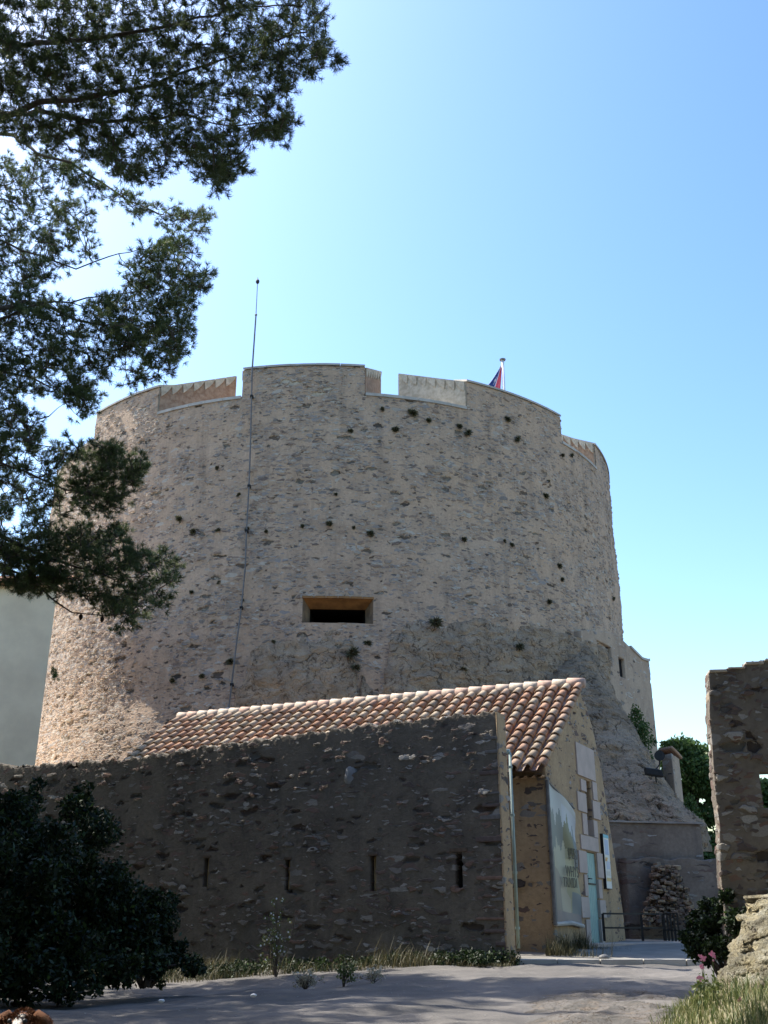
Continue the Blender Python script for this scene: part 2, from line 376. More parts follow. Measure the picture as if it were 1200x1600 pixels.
# ------------------------------------------------------------------ round tower
TC = np.array([56*math.sin(R(-2.9)), 56*math.cos(R(-2.9))]); TR = 15.8; T = 24.9; ZS = 23.5; ZB = 1.2
def flare(z): q = np.clip(11.0-z, 0, 20); return .31*q*q/(q+1.6)
def fmul(ph): return np.clip((ph-9)/18, .08, 1)
def tp(phi, z, r=TR):   # phi: degrees, positive towards the left of the picture
    a = R(phi) if not isinstance(phi, np.ndarray) else np.radians(phi)
    x = TC[0]-np.sin(a)*r; y = TC[1]-np.cos(a)*r
    return np.stack(np.broadcast_arrays(x, y, z), -1)
def thit(px, py, r=TR):
    q = ray(px, py); d = q[:2]; A = d@d; B = -2*d@TC; c = TC@TC-r*r; D = B*B-4*A*c
    tt = (-B-math.sqrt(max(D, 0)))/2/A; p = CAM+q*tt
    return math.degrees(math.atan2(-(p[0]-TC[0]), -(p[1]-TC[1]))), p[2]
tower = empty('round_tower', (TC[0], TC[1], ZB), 'huge round stone fortress tower with notched parapet rising behind the tiled roof', 'tower')
E_ = dict(l0=45.6, l1=28.9, l2=12.9, m0=-7.2, m1=-24.8, r0=-46.9, r1=-61)
s0, sz0 = thit(472, 973); s1, sz1 = thit(583, 936)
slit = (s1, s0, sz0, sz1)      # phi range (s1<s0), z range
def tower_body():
    step = math.degrees(.06/TR)
    ph = np.arange(-100, 100.01, step)
    for v in (E_['l0'], E_['l1'], E_['l2'], E_['m0'], E_['m1'], E_['r0'], E_['r1'], slit[0], slit[1], 74.0, -82.0):
        ph[np.argmin(abs(ph-v))] = v
    ph = np.concatenate([np.linspace(-178, -101, 30), ph, np.linspace(101, 182, 30)])
    zz = np.concatenate([np.linspace(ZB, 4, 6), np.arange(4.08, ZS-.03, .065), np.linspace(ZS, T, 34)])
    for v in slit[2:]: zz[np.argmin(abs(zz-v))] = v
    PH, ZZ = np.meshgrid(ph, zz)
    P3 = np.stack([PH.ravel()*.276, ZZ.ravel(), 0*PH.ravel()], 1)
    rr = TR+.09*fbm(P3*.28, 3, 3)+.02*fbm(P3*1.3, 2, 8)+flare(P3[:, 1])*fmul(PH.ravel())
    tf = np.clip((P3[:, 1]-21.5)/1.2, 0, 1); rr = rr*(1-tf)+TR*tf
    V = tp(PH.ravel(), ZZ.ravel(), rr); ST = np.stack([PH.ravel()*.276, ZZ.ravel(), 0*PH.ravel()], 1)
    nx, nz = len(ph), len(zz); I = np.arange(nx*nz).reshape(nz, nx)
    F = np.stack([I[:-1, 1:].ravel(), I[:-1, :-1].ravel(), I[1:, :-1].ravel(), I[1:, 1:].ravel()], 1)
    pm = ((PH[:-1, :-1]+PH[1:, 1:])/2).ravel(); zm = ((ZZ[:-1, :-1]+ZZ[1:, 1:])/2).ravel()
    hole = (pm > slit[0]) & (pm < slit[1]) & (zm > slit[2]) & (zm < slit[3])
    emb = ((pm > E_['l0']) & (pm < 74)) | ((pm < E_['l1']) & (pm > E_['l2'])) | ((pm < E_['m0']) & (pm > E_['m1'])) | ((pm < E_['r0']) & (pm > E_['r1']))
    F = F[~hole & ~((zm > ZS) & emb)]
    mk('wall', V, F, M['tower'], tower, st=ST, smooth=True)
tower_body()
TH = 2.6; RISE = 1.35
def merlon(pa, pb, sa, sb, mat_a, mat_b):
    # solid behind the outer face: pa>pb in phi, cheeks splay inward by sa, sb degrees
    a0, b0 = pa-.05, pb+.05; r0, r1 = TR-.03, TR-TH
    n = max(3, int((a0-b0)/1.5)); o = [tp(a0+(b0-a0)*i/n, 0., r0) for i in range(n+1)]
    i_ = [tp((a0+sa)+((b0-sb)-(a0+sa))*i/n, 0., r1) for i in range(n+1)]
    V = []; F = []
    for z in (ZS-.3, T-.02):
        for p in o: V.append((p[0], p[1], z))
        for p in i_: V.append((p[0], p[1], z+(RISE if z > ZS else 0)))
    k = n+1; L = 2*k
    for i in range(n):
        F.append((L+i, L+i+1, L+k+i+1, L+k+i)); F.append((i, i+1, L+i+1, L+i)); F.append((k+i+1, k+i, L+k+i, L+k+i+1))
    F.append((k, 0, L, L+k)); F.append((n, k+n, L+k+n, L+n))
    m = mk('merlon', V, F, M['pale'], tower)
    # cheeks: brick facing below a ragged pale band, both a few mm proud of the core
    for end, mt in ((0, mat_a), (n, mat_b)):
        if mt is None: continue
        p0 = np.array([*o[end][:2], 0]); p1 = np.array([*i_[end][:2], 0]); d = p1-p0; Ln = np.linalg.norm(d); d /= Ln
        nrm = np.array([-d[1], d[0], 0]); mid = (p0+p1)/2
        if nrm@(np.array([*tp((pa+pb)/2, 0., TR-TH/2)[:2], 0])-mid) > 0: nrm = -nrm
        fb = MB(); up = np.array([0, 0, 1.])
        zb, zt = ZS-.02, T-.02
        q0 = p0+d*.04+nrm*.003; q1 = p0+d*(Ln-.02)+nrm*.003; sl_ = RISE/Ln; c8 = [q0+up*zb, q1+up*zb, q1+up*(zt+sl_*(Ln-.02)), q0+up*(zt+sl_*.04)]; c8 += [v+nrm*.03 for v in c8]
        fb.add(c8, [(0, 1, 2, 3), (7, 6, 5, 4), (0, 4, 5, 1), (1, 5, 6, 2), (2, 6, 7, 3), (3, 7, 4, 0)])
        fb.build('cheek_facing', mt, m)
        tb = MB(); nt = 7; wd_ = (Ln-.1)/nt
        for q in range(nt):
            x0 = .05+q*wd_; b = p0+d*x0+up*0+nrm*.036; hgt = .5
            pts = [(0, 0), (wd_*.96, 0), (wd_*.96, -hgt*.18), (wd_*.8, -hgt*.45), (wd_*.45, -hgt*.8), (wd_*.1, -hgt)]
            if end != 0 and mt is M['pale']: pts = [(wd_-a, b_) for a, b_ in pts][::-1]
            Vq = [b+d*a+up*(zt+b_+sl_*(x0+a)) for a, b_ in pts]; Vq += [v+nrm*.045 for v in Vq]; kk = len(pts)
            tb.add(Vq, [tuple(range(kk)), tuple(range(2*kk-1, kk-1, -1))]+[(i, i+kk, (i+1) % kk+kk, (i+1) % kk) for i in range(kk)])
        tb.build('toothed_band', M['pale'], m)
    # coping: thin slabs with joints
    cb = MB(); nsl = max(2, int((pa-pb)*.276/1.1))
    for i in range(nsl):
        qa, qb = pa+(pb-pa)*(i+.008)/nsl, pa+(pb-pa)*(i+.992)/nsl; hz = T-.015+random.uniform(0, .012)
        Vc = []
        for z in (hz, hz+.1):
            for q, r_ in ((qa, TR+.07), ((qa+qb)/2, TR+.07), (qb, TR+.07), (qb, TR-1.2), (qa, TR-1.2)):
                p = tp(q, 0., r_); Vc.append((p[0], p[1], z+(1.2*RISE/TH if r_ < TR else 0)))
        cb.add(Vc, [(0, 1, 2, 3, 4), (9, 8, 7, 6, 5), (0, 5, 6, 1), (1, 6, 7, 2), (2, 7, 8, 3), (3, 8, 9, 4), (4, 9, 5, 0)])
    cb.build('coping', M['coping'], m)
BR, PL = M['brick'], M['pale']
merlon(E_['l0'], E_['l1'], 0, 8.5, None, BR) if False else None
merlon(E_['l0'], E_['l1'], 3, 10, BR, BR)
merlon(E_['l2'], E_['m0'], 1.5, 4.5, BR, BR)
merlon(E_['m1'], E_['r0'], 9.4, 3.0, PL, BR)
merlon(E_['r1'], -82, 3, 3, BR, BR)
merlon(100, 74, 0, 4, None, BR)
def sills():
    for a, b in ((74, E_['l0']), (E_['l1'], E_['l2']), (E_['m0'], E_['m1']), (E_['r0'], E_['r1'])):
        mb = MB(); nsl = max(3, int((a-b)*.276/.8))
        for i in range(nsl):
            qa, qb = a-.1+(b-a+.2)*(i+.01)/nsl, a-.1+(b-a+.2)*(i+.99)/nsl; z0 = ZS-.07+random.uniform(0, .015)
            Vc = []
            for z in (z0, z0+.14):
                for q, r_ in ((qa, TR+.06), (qb, TR+.06), (qb, TR-TH), (qa, TR-TH)):
                    p = tp(q, 0., r_); Vc.append((p[0], p[1], z))
            mb.add(Vc, [(0, 1, 2, 3), (7, 6, 5, 4), (0, 4, 5, 1), (1, 5, 6, 2), (2, 6, 7, 3), (3, 7, 4, 0)])
        mb.build('embrasure_sill', M['coping'], tower)
sills()
# roof deck of the tower, well below the parapet
mb = MB(); nn = 64; Vd = [tp(360*i/nn, ZS-.6, TR-.3) for i in range(nn)]; mb.add(Vd+[v-np.array([0, 0, .4]) for v in Vd], [tuple(range(nn)), tuple(range(2*nn-1, nn-1, -1))]); mb.build('roof_deck', M['coping'], tower)
# gun slit lining: splayed reveal, ochre lintel, dark chamber
def gunslit():
    (pb, pa, za, zb) = slit
    root = MB(); A = [tp(pa, za, TR+.02), tp(pb, za, TR+.02), tp(pb, zb, TR+.02), tp(pa, zb, TR+.02)]
    ins = .30; B = [tp(pa-.9, za+.05, TR-.62), tp(pb+.9, za+.05, TR-.62), tp(pb+.9, zb-ins, TR-.62), tp(pa-.9, zb-ins, TR-.62)]
    A = list(A); Cc = [tp(pa-1.3, za+.12, TR-5), tp(pb+1.3, za+.12, TR-5), tp(pb+1.3, zb-ins, TR-5), tp(pa-1.3, zb-ins, TR-5)]
    lining = MB().add(A+B, [(0, 4, 5, 1), (1, 5, 6, 2), (3, 7, 4, 0)]).build('slit_reveal', plain('dark slit stone', (.26, .19, .12), (.15, .11, .08), 3, bump=.02), tower)  # slit sides in a darker brown than the tower wall
    MB().add([A[2], A[3], B[3], B[2]], [(0, 1, 2, 3)]).build('slit_lintel', M['rust'], lining)
    MB().add(B+Cc, [(0, 4, 5, 1), (1, 5, 6, 2), (2, 6, 7, 3), (3, 7, 4, 0), (4, 7, 6, 5)]).build('gun_chamber', M['dark'], lining)
    # ochre stained edge stones over the slit
    e = MB()
    n = 6
    for i in range(n):
        qa, qb = pa+.15+(pb-pa-.3)*(i+.03)/n, pa+.15+(pb-pa-.3)*(i+.97)/n
        Vc = [tp(q, z, r_) for z in (zb-.02, zb+.07) for q, r_ in ((qa, TR+.05), (qb, TR+.05), (qb, TR-.6), (qa, TR-.6))]
        e.add(Vc, [(0, 1, 2, 3), (7, 6, 5, 4), (0, 4, 5, 1), (1, 5, 6, 2), (2, 6, 7, 3), (3, 7, 4, 0)])
    e.build('slit_header', M['rust'], lining)
gunslit()

# exposed bedrock the tower is built on: a shell just proud of the tower face, and the spur that runs down to the right
def rock_shell():
    pts_top = [(330, 1180), (372, 1075), (392, 1030), (430, 1003), (480, 1000), (520, 998), (556, 1012), (566, 1050), (560, 1085), (598, 1085), (604, 1020), (612, 985), (640, 972), (690, 978), (740, 965), (800, 985), (835, 975), (858, 945), (880, 935)]
    ph = []; zt = []
    for px, py in pts_top:
        a, z = thit(px, py, TR+.1); ph.append(a); zt.append(z)
    ph, zt = np.array(ph), np.array(zt); o = np.argsort(ph); ph, zt = ph[o], zt[o]
    g = np.arange(-55, 24, math.degrees(.07/TR)); zz = np.arange(3.0, 13.6, .07)
    PH, ZZ = np.meshgrid(g, zz); top = np.interp(PH, ph, zt)
    P3 = np.stack([PH.ravel()*.276, ZZ.ravel(), 0*PH.ravel()], 1)
    top = top+.35*fbm(P3*np.array([.9, 0, 1]), 4, 21).reshape(PH.shape)
    d = top-ZZ; off = np.where(d > 0, .02+.30*(1-np.exp(-d/.7))+.035*d, .35*d)
    off = np.clip(off, -.8, 2)+.10*fbm(P3*.5, 4, 31).reshape(PH.shape)
    V = tp(PH.ravel(), ZZ.ravel(), TR+off.ravel()+flare(ZZ.ravel())*fmul(PH.ravel()))
    nx, nz = len(g), len(zz); I = np.arange(nx*nz).reshape(nz, nx)
    F = np.stack([I[:-1, 1:].ravel(), I[:-1, :-1].ravel(), I[1:, :-1].ravel(), I[1:, 1:].ravel()], 1)
    keep = ((off[:-1, :-1] > -.3) & ~((PH[:-1, :-1] > slit[0]-1) & (PH[:-1, :-1] < slit[1]+1) & (ZZ[:-1, :-1] > slit[2]-.35))).ravel()
    tag(mk('rock_face', V, F[keep], M['rockflat'], st=P3, smooth=True), kind='structure')
rock_shell()
def rock_spur():
    ry = [905, 935, 970, 1000, 1050, 1100, 1150, 1200, 1250, 1290, 1330]
    rx = [862, 880, 908, 922, 940, 966, 996, 1022, 1056, 1100, 1105]
    rY = [47.5, 46.5, 46, 45.2, 43.8, 42.4, 41, 39.6, 38, 36.9, 36.8]
    nv, nu = 260, 240
    V = []; ST = []
    for j in range(nv):
        y = 905+(1330-905)*j/(nv-1); xr = np.interp(y, ry, rx); Yr = np.interp(y, ry, rY)
        for i in range(nu):
            f = i/(nu-1)
            if f < .72:
                g = f/.72; px = 800+(xr-800)*g; Y = Yr-.9*(1-g)*math.sin(min(1, (y-905)/200)*1.5)+(1-g)**2*(.5+3.5*max(0, 1-(y-905)/160))
                # round the lip
                lip = max(0, (g-.85)/.15); Y += .8*lip**3
            else:
                g = (f-.72)/.28; px = xr+2.5*g; Y = Yr+.8+g*9
            V.append(at(px, y, Y))
    V = np.array(V); st = V[:, [0, 2, 1]].copy()
    n = .6*fbm(V*np.array([.35, .35, .5]), 4, 77)+.16*(1-2*abs(fbm(V*np.array([.5, .5, 1.3])+.2*V[:, [2, 0, 1]], 4, 81)))
    V[:, 1] += n*.65; V[:, 0] += .35*n
    I = np.arange(nv*nu).reshape(nv, nu)
    F = np.stack([I[1:, :-1].ravel(), I[1:, 1:].ravel(), I[:-1, 1:].ravel(), I[:-1, :-1].ravel()], 1)
    tag(mk('rock_spur', V, F, M['rock'], st=st, smooth=True), kind='structure')
rock_spur()

# lower wing wall to the right behind the spur
def wing():
    P0 = at(925, 1100, 45.3); P1 = at(1016, 1100, 51.0); sd = (P1-P0)[:2]; L = np.linalg.norm(sd); sd /= L; wd = np.array([-sd[1], sd[0]])
    nrm = -wd
    def sz(px, py):
        p = onplane(px, py, P0, nrm); return (p[:2]-P0[:2])@sd, p[2]
    tops = [sz(880, 985), sz(935, 985), sz(964, 991), sz(985, 1012), sz(1003, 1030), sz(1013, 1033), sz(1018, 1034)]
    ts, tz = [t_[0] for t_ in tops], [t_[1] for t_ in tops]
    send = sz(1022, 1110)[0]
    def hole(a, b): (s_0, z_1), (s_1, z_0) = sz(*a), sz(*b); return (s_0, s_1, z_0, z_1)
    hs = [hole((932, 1000), (957, 1042)), hole((966, 1026), (978, 1061))]
    root = empty('curtain_wall', (*P0[:2], 1.4), 'pale rendered lower fortress wall with two dark windows right of the round tower', 'fortress wall')
    wo_ = wallsheet('wall', P0, sd, wd, np.arange(-.6, send, .09), np.arange(1.4, 20, .09), lambda s_: float(np.interp(s_, ts, tz)), hs, .7, M['wing'], root)
    for h in hs:
        b = MB(); P = np.array([*P0[:2], 0]); s3 = np.array([*sd, 0]); w3 = np.array([*wd, 0])
        b.box(P+s3*h[0]+w3*.16+np.array([0, 0, h[2]]), s3*(h[1]-h[0]), (0, 0, h[3]-h[2]), w3*.1)
        b.build('window', M['dark'], root)
    # return wall going back and the projecting buttress strip
    mb = MB(); P = np.array([*P0[:2], 1.4])+np.array([*sd, 0])*(send-.02); w3 = np.array([*wd, 0])
    b = wallsheet('return_wall', P+w3*.7, wd, -sd, np.arange(0, 9, .3), np.arange(1.4, 20, .3), lambda s_: tz[-1], [], .7, M['wing'], root)
    # coping
    c = MB()
    for i in range(len(ts)-2):
        a = np.array([*P0[:2], 0])+np.array([*sd, 0])*ts[i+1]; bb = np.array([*P0[:2], 0])+np.array([*sd, 0])*min(ts[i+2], send)
        if 1 < i < 5: c.box(a+np.array([0, 0, tz[i+1]-.02])-w3*.06, bb-a+np.array([0, 0, tz[i+2]-tz[i+1]]), w3*.85, (0, 0, .12))
    c.build('coping', M['coping'], root)
    # turret with a little tiled roof
    t0 = at(1040, 1245, 47.0); t1 = at(1056, 1245, 46.4); t2 = at(1068, 1245, 48.0)
    ztop = at(1050, 1175, 46.5)[2]
    r2 = empty('wall_turret', (t1[0], t1[1], 1.4), 'small square wall turret with a tiled cap at the far end of the rock', 'turret')
    d1 = t0-t1; d1[2] = 0; d2 = t2-t1; d2[2] = 0
    wallsheet('wall', t1, d2[:2]/np.linalg.norm(d2), d1[:2]/np.linalg.norm(d1), np.arange(0, np.linalg.norm(d2)+.01, .12), np.arange(1.4, ztop, .12), lambda s_: ztop, [], np.linalg.norm(d1), M['wing'], r2, kw=8)
    n1 = d1/np.linalg.norm(d1); n2 = d2/np.linalg.norm(d2); mb = MB(); rt = random.Random(3)
    for i in range(6):
        o = np.array([t1[0], t1[1], ztop])-n1*.05+n1*(np.linalg.norm(d1)+.1)*i/5-n2*.06; L2 = np.linalg.norm(d2)+.22
        mb.tube([o+np.array([0, 0, .16]), o+n2*L2*.5+np.array([0, 0, .10]), o+n2*L2+np.array([0, 0, .0])], .085, 8, (rt.uniform(.4, .5), .27, .18))
    mb.build('tiled_cap', M['tile'], r2, smooth=True, colour=True)
wing()

# retaining wall, broken rubble
def retain():
    P0 = at(955, 1400, 35.6); P1 = at(1108, 1400, 36.4); sd = (P1-P0)[:2]; sd /= np.linalg.norm(sd); wd = np.array([-sd[1], sd[0]])
    root = empty('retaining_wall', (*P0[:2], .6), 'stained brown retaining wall under the rock spur behind the black railing', 'wall')
    def sz(px, py): p = onplane(px, py, P0, -wd); return (p[:2]-P0[:2])@sd, p[2]
    s_end, zt = sz(1096, 1287)
    wallsheet('upper_wall', P0, sd, wd, np.arange(-1, s_end, .07), np.arange(.6, zt+.1, .07), lambda s_: zt+.05*math.sin(s_*3.1), [], 1.5, M['retain'], root)
    s1_, z1_ = sz(1048, 1343); s2_, _ = sz(1118, 1343)
    Q = np.array([*P0[:2], 0])+np.array([*sd, 0])*s1_-np.array([*wd, 0])*.5
    wallsheet('lower_buttress', Q, sd, wd, np.arange(-1.9, s2_-s1_, .07), np.arange(.6, z1_+.1, .07), lambda s_: z1_+.04*math.sin(s_*5), [], 1.4, M['retain'], root)
    mb = MB(); mb.box(np.array([*P0[:2], zt-.03])+np.array([*sd, 0])*-1-np.array([*wd, 0])*.08, np.array([*sd, 0])*(s_end+1.05), np.array([*wd, 0])*1.2, (0, 0, .06), bev=.015); mb.build('coping', plain('stained coping', (.34, .31, .27), (.2, .17, .15), 1.2, bump=.01), root)
    # rubble
    rb = random.Random(5); n = 0
    base = None
    outline = [(1018, 1440, 58), (1028, 1415, 46), (1035, 1392, 38), (1030, 1372, 28), (1035, 1352, 20), (1052, 1425, 44), (1060, 1405, 22)]
    mb = MB()
    for k in range(800):
        f = rb.random()**.8; py = 1350+95*f; wpx = 26+66*f; px = 1040+8*f+rb.uniform(-wpx/2, wpx/2)*(1 if f < .3 else 1.0); big_ = rb.random() < .25
        c = at(px, py+rb.uniform(-8, 8), 35.3-1.1*f*f+rb.uniform(-.35, .35)); s_ = rb.uniform(.11, .2) if big_ else rb.uniform(.04, .11)
        col = rb.choice([(.17, .12, .09), (.22, .18, .14), (.26, .20, .14), (.11, .09, .075), (.3, .24, .16)])
        a_ = rb.uniform(0, 3.1); ax_ = np.array([math.cos(a_), math.sin(a_), rb.uniform(-.25, .25)]); bx_ = np.array([-math.sin(a_), math.cos(a_), rb.uniform(-.2, .2)]); cx_ = np.cross(ax_, bx_)
        mb.box(c-ax_*s_*.7-bx_*s_*.5-cx_*s_*.25, ax_*s_*1.4*rb.uniform(.8, 1.2), bx_*s_, cx_*s_*rb.uniform(.4, .8), col, bev=s_*.13)
    o = mb.build('rubble_heap', M['tile'], colour=True)
    tag(o, 'brown heap of broken masonry slumped against the retaining wall', 'rubble')
    # spotlight and disc above the turret's foot
    c = at(1021, 1207, 38.6); g = empty('floodlight', tuple(c-np.array([0, 0, .3])), 'black floodlight on the rock spur with a small round reflector above', 'floodlight')
    mb = MB(); mb.box(c+np.array([-.32, -.25, -.1]), (.62, -.05, -.1), (0, .3, 0), (-.03, 0, .26), bev=.04); mb.build('lamp_head', M['metal'], g)
    mb = MB(); mb.tube([c+np.array([.1, .1, -.35]), c+np.array([.1, .1, .1]), c+np.array([.28, .1, .3]), c+np.array([.3, .1, .52])], .03, 6); mb.build('bracket', M['metal'], g)
    mb = MB(); mb.tube([c+np.array([.3, .02, .62]), c+np.array([.3, .1, .62])], .19, 14); mb.build('reflector_disc', M['metal'], g)
retain()

# ------------------------------------------------------------------ left rendered building
def left_building():
    P = at(90, 915, 37.0); zt = P[2]; o = empty('rendered_building', (P[0]-5, P[1], 1.3), 'plain pale rendered building at the left edge in shade beside the tower', 'building')
    V = []; 
    mb = MB(); mb.box((P[0]-16, P[1], 1.3), (16, 0, 0), (-1.6, 4.4, 0), (0, 0, zt-1.3)); mb.build('wall', M['plaster'], o)
    mb = MB(); rb = random.Random(9)
    for i in range(60):
        x = P[0]-.12-i*.27; col = rb.choice([(.45, .22, .14), (.5, .27, .18), (.42, .25, .19)])
        mb.tube([(x, P[1]-.28, zt+.05), (x, P[1]+2.2, zt+1.0)], .13, 7, col)
    mb.add([(P[0]-16, P[1]-.2, zt), (P[0], P[1]-.2, zt), (P[0]-.8, P[1]+2.2, zt+.95), (P[0]-16, P[1]+2.2, zt+.95), (P[0]-1.6, P[1]+4.4, zt), (P[0]-16, P[1]+4.4, zt)], [(0, 1, 2, 3), (3, 2, 4, 5), (1, 4, 2), (0, 3, 5)], (.35, .2, .14))
    mb.build('tiled_roof', M['tile'], o, smooth=True, colour=True)
left_building()

# ------------------------------------------------------------------ foreground wall with loopholes
TH_ = R(27); UX = np.array([math.cos(TH_), -math.sin(TH_)]); UF = np.array([math.sin(TH_), math.cos(TH_)])
W0 = np.array([2.76, 25.3])
def fwall():
    n = -UF
    def sz(px, py): p = onplane(px, py, W0, n); return (p[:2]-W0)@(-UX), p[2]
    tp_ = [(-160, 1205), (-60, 1199), (0, 1196), (40, 1197), (100, 1192), (200, 1187), (250, 1178), (300, 1170), (400, 1157), (500, 1144), (600, 1131), (700, 1119), (777, 1113), (800, 1111)]
    q = sorted([sz(*a) for a in tp_]); qs, qz = [a[0] for a in q], [a[1] for a in q]
    def top(s_): return float(np.interp(s_, qs, qz))+.035*math.sin(s_*7.3)+.03*math.sin(s_*17.7+2)+.02*math.sin(s_*41)
    holes = []; inf = []
    for (x, ya, yb, wpx) in ((322, 1340, 1386, 8), (449, 1343, 1391, 8), (583, 1337, 1393, 10), (717, 1331, 1391, 12)):
        (sa, zt), (sb, zb) = sz(x+wpx/2, ya), sz(x-wpx/2, yb); sc_ = (sa+sb)/2; hw = (sz(x-wpx/2, ya)[0]-sz(x+wpx/2, ya)[0])/2
        # convert to increasing axis of the sheet (u = -s)
        holes.append((-sc_-hw, -sc_+hw, zb, zt))
    o = empty('loophole_wall', (*W0, .4), 'dark shaded rubble wall with four narrow loopholes standing before the tiled building', 'wall')
    smax = 19.0
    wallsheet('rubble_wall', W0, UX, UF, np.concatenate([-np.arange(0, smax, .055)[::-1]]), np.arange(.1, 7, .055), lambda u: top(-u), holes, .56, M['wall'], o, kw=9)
    P = np.array([*W0, 0]); u3 = np.array([*UX, 0]); f3 = np.array([*UF, 0]); up = np.array([0, 0, 1.])
    for k, h in enumerate(holes):
        mb = MB(); w_ = h[1]-h[0]
        if k < 3:   # ochre blocking set back in the slot
            mb.box(P+u3*(h[0]+.01+.02*(k == 2))+f3*.16+up*(h[2]+.01), u3*(w_-.05), f3*.1, up*(h[3]-h[2]-.02), bev=.008); mb.build('loophole_blocking', M['tan'], o)
        else:
            mb.box(P+u3*(h[0]+w_*.55)+f3*.30+up*(h[2]+.01), u3*(w_*.4), f3*.12, up*(h[3]-h[2]-.32), bev=.008); mb.build('loophole_blocking', M['tan'], o)
            mb = MB(); mb.box(P+u3*(h[0]-.01)+f3*.50+up*h[2], u3*(w_+.02), f3*.05, up*(h[3]-h[2])); mb.build('loophole_back', M['dark'], o)
        lb = MB(); ww = .13 if k == 3 else .04
        lb.box(P+u3*(h[0]-ww)-f3*.03+up*(h[3]+.0), u3*(w_+2*ww), f3*.3, up*(.09 if k == 3 else .06), bev=.012); lb.build('lintel', M['wood'], o)
    wallsheet('rendered_end', W0+UX*.035, UF, -UX, np.arange(-.01, .57, .05), np.arange(.1, 6.6, .055), lambda s_: top(0)-.03, [], .03, M['house'], o, kw=1)
    # pale boulder set in the masonry
    c = onplane(549, 1212, W0, n); mb = MB(); mb.ball(c+f3*.06, (.23, .085, .27), 9, 7, jit=.13); mb.build('inset_boulder', plain('blue grey stone', (.27, .27, .26), (.2, .2, .2), 6, bump=.01), o, smooth=True)
    # big ledger stones near the corner (quoins of dark schist)
    rb = random.Random(4); mb = MB(); z = .9
    while z < 6.0:
        L = rb.uniform(.25, .75); hh = rb.uniform(.06, .13)
        mb.box(P+u3*(-L+.02)-f3*.025+up*z, u3*L, f3*rb.uniform(.2, .5), up*hh, rb.choice([(.13, .10, .09), (.2, .13, .1), (.16, .15, .14)]), bev=.025)
        z += hh+rb.uniform(.12, .4)
    mb.build('corner_stones', M['tile'], o, colour=True)
fwall()

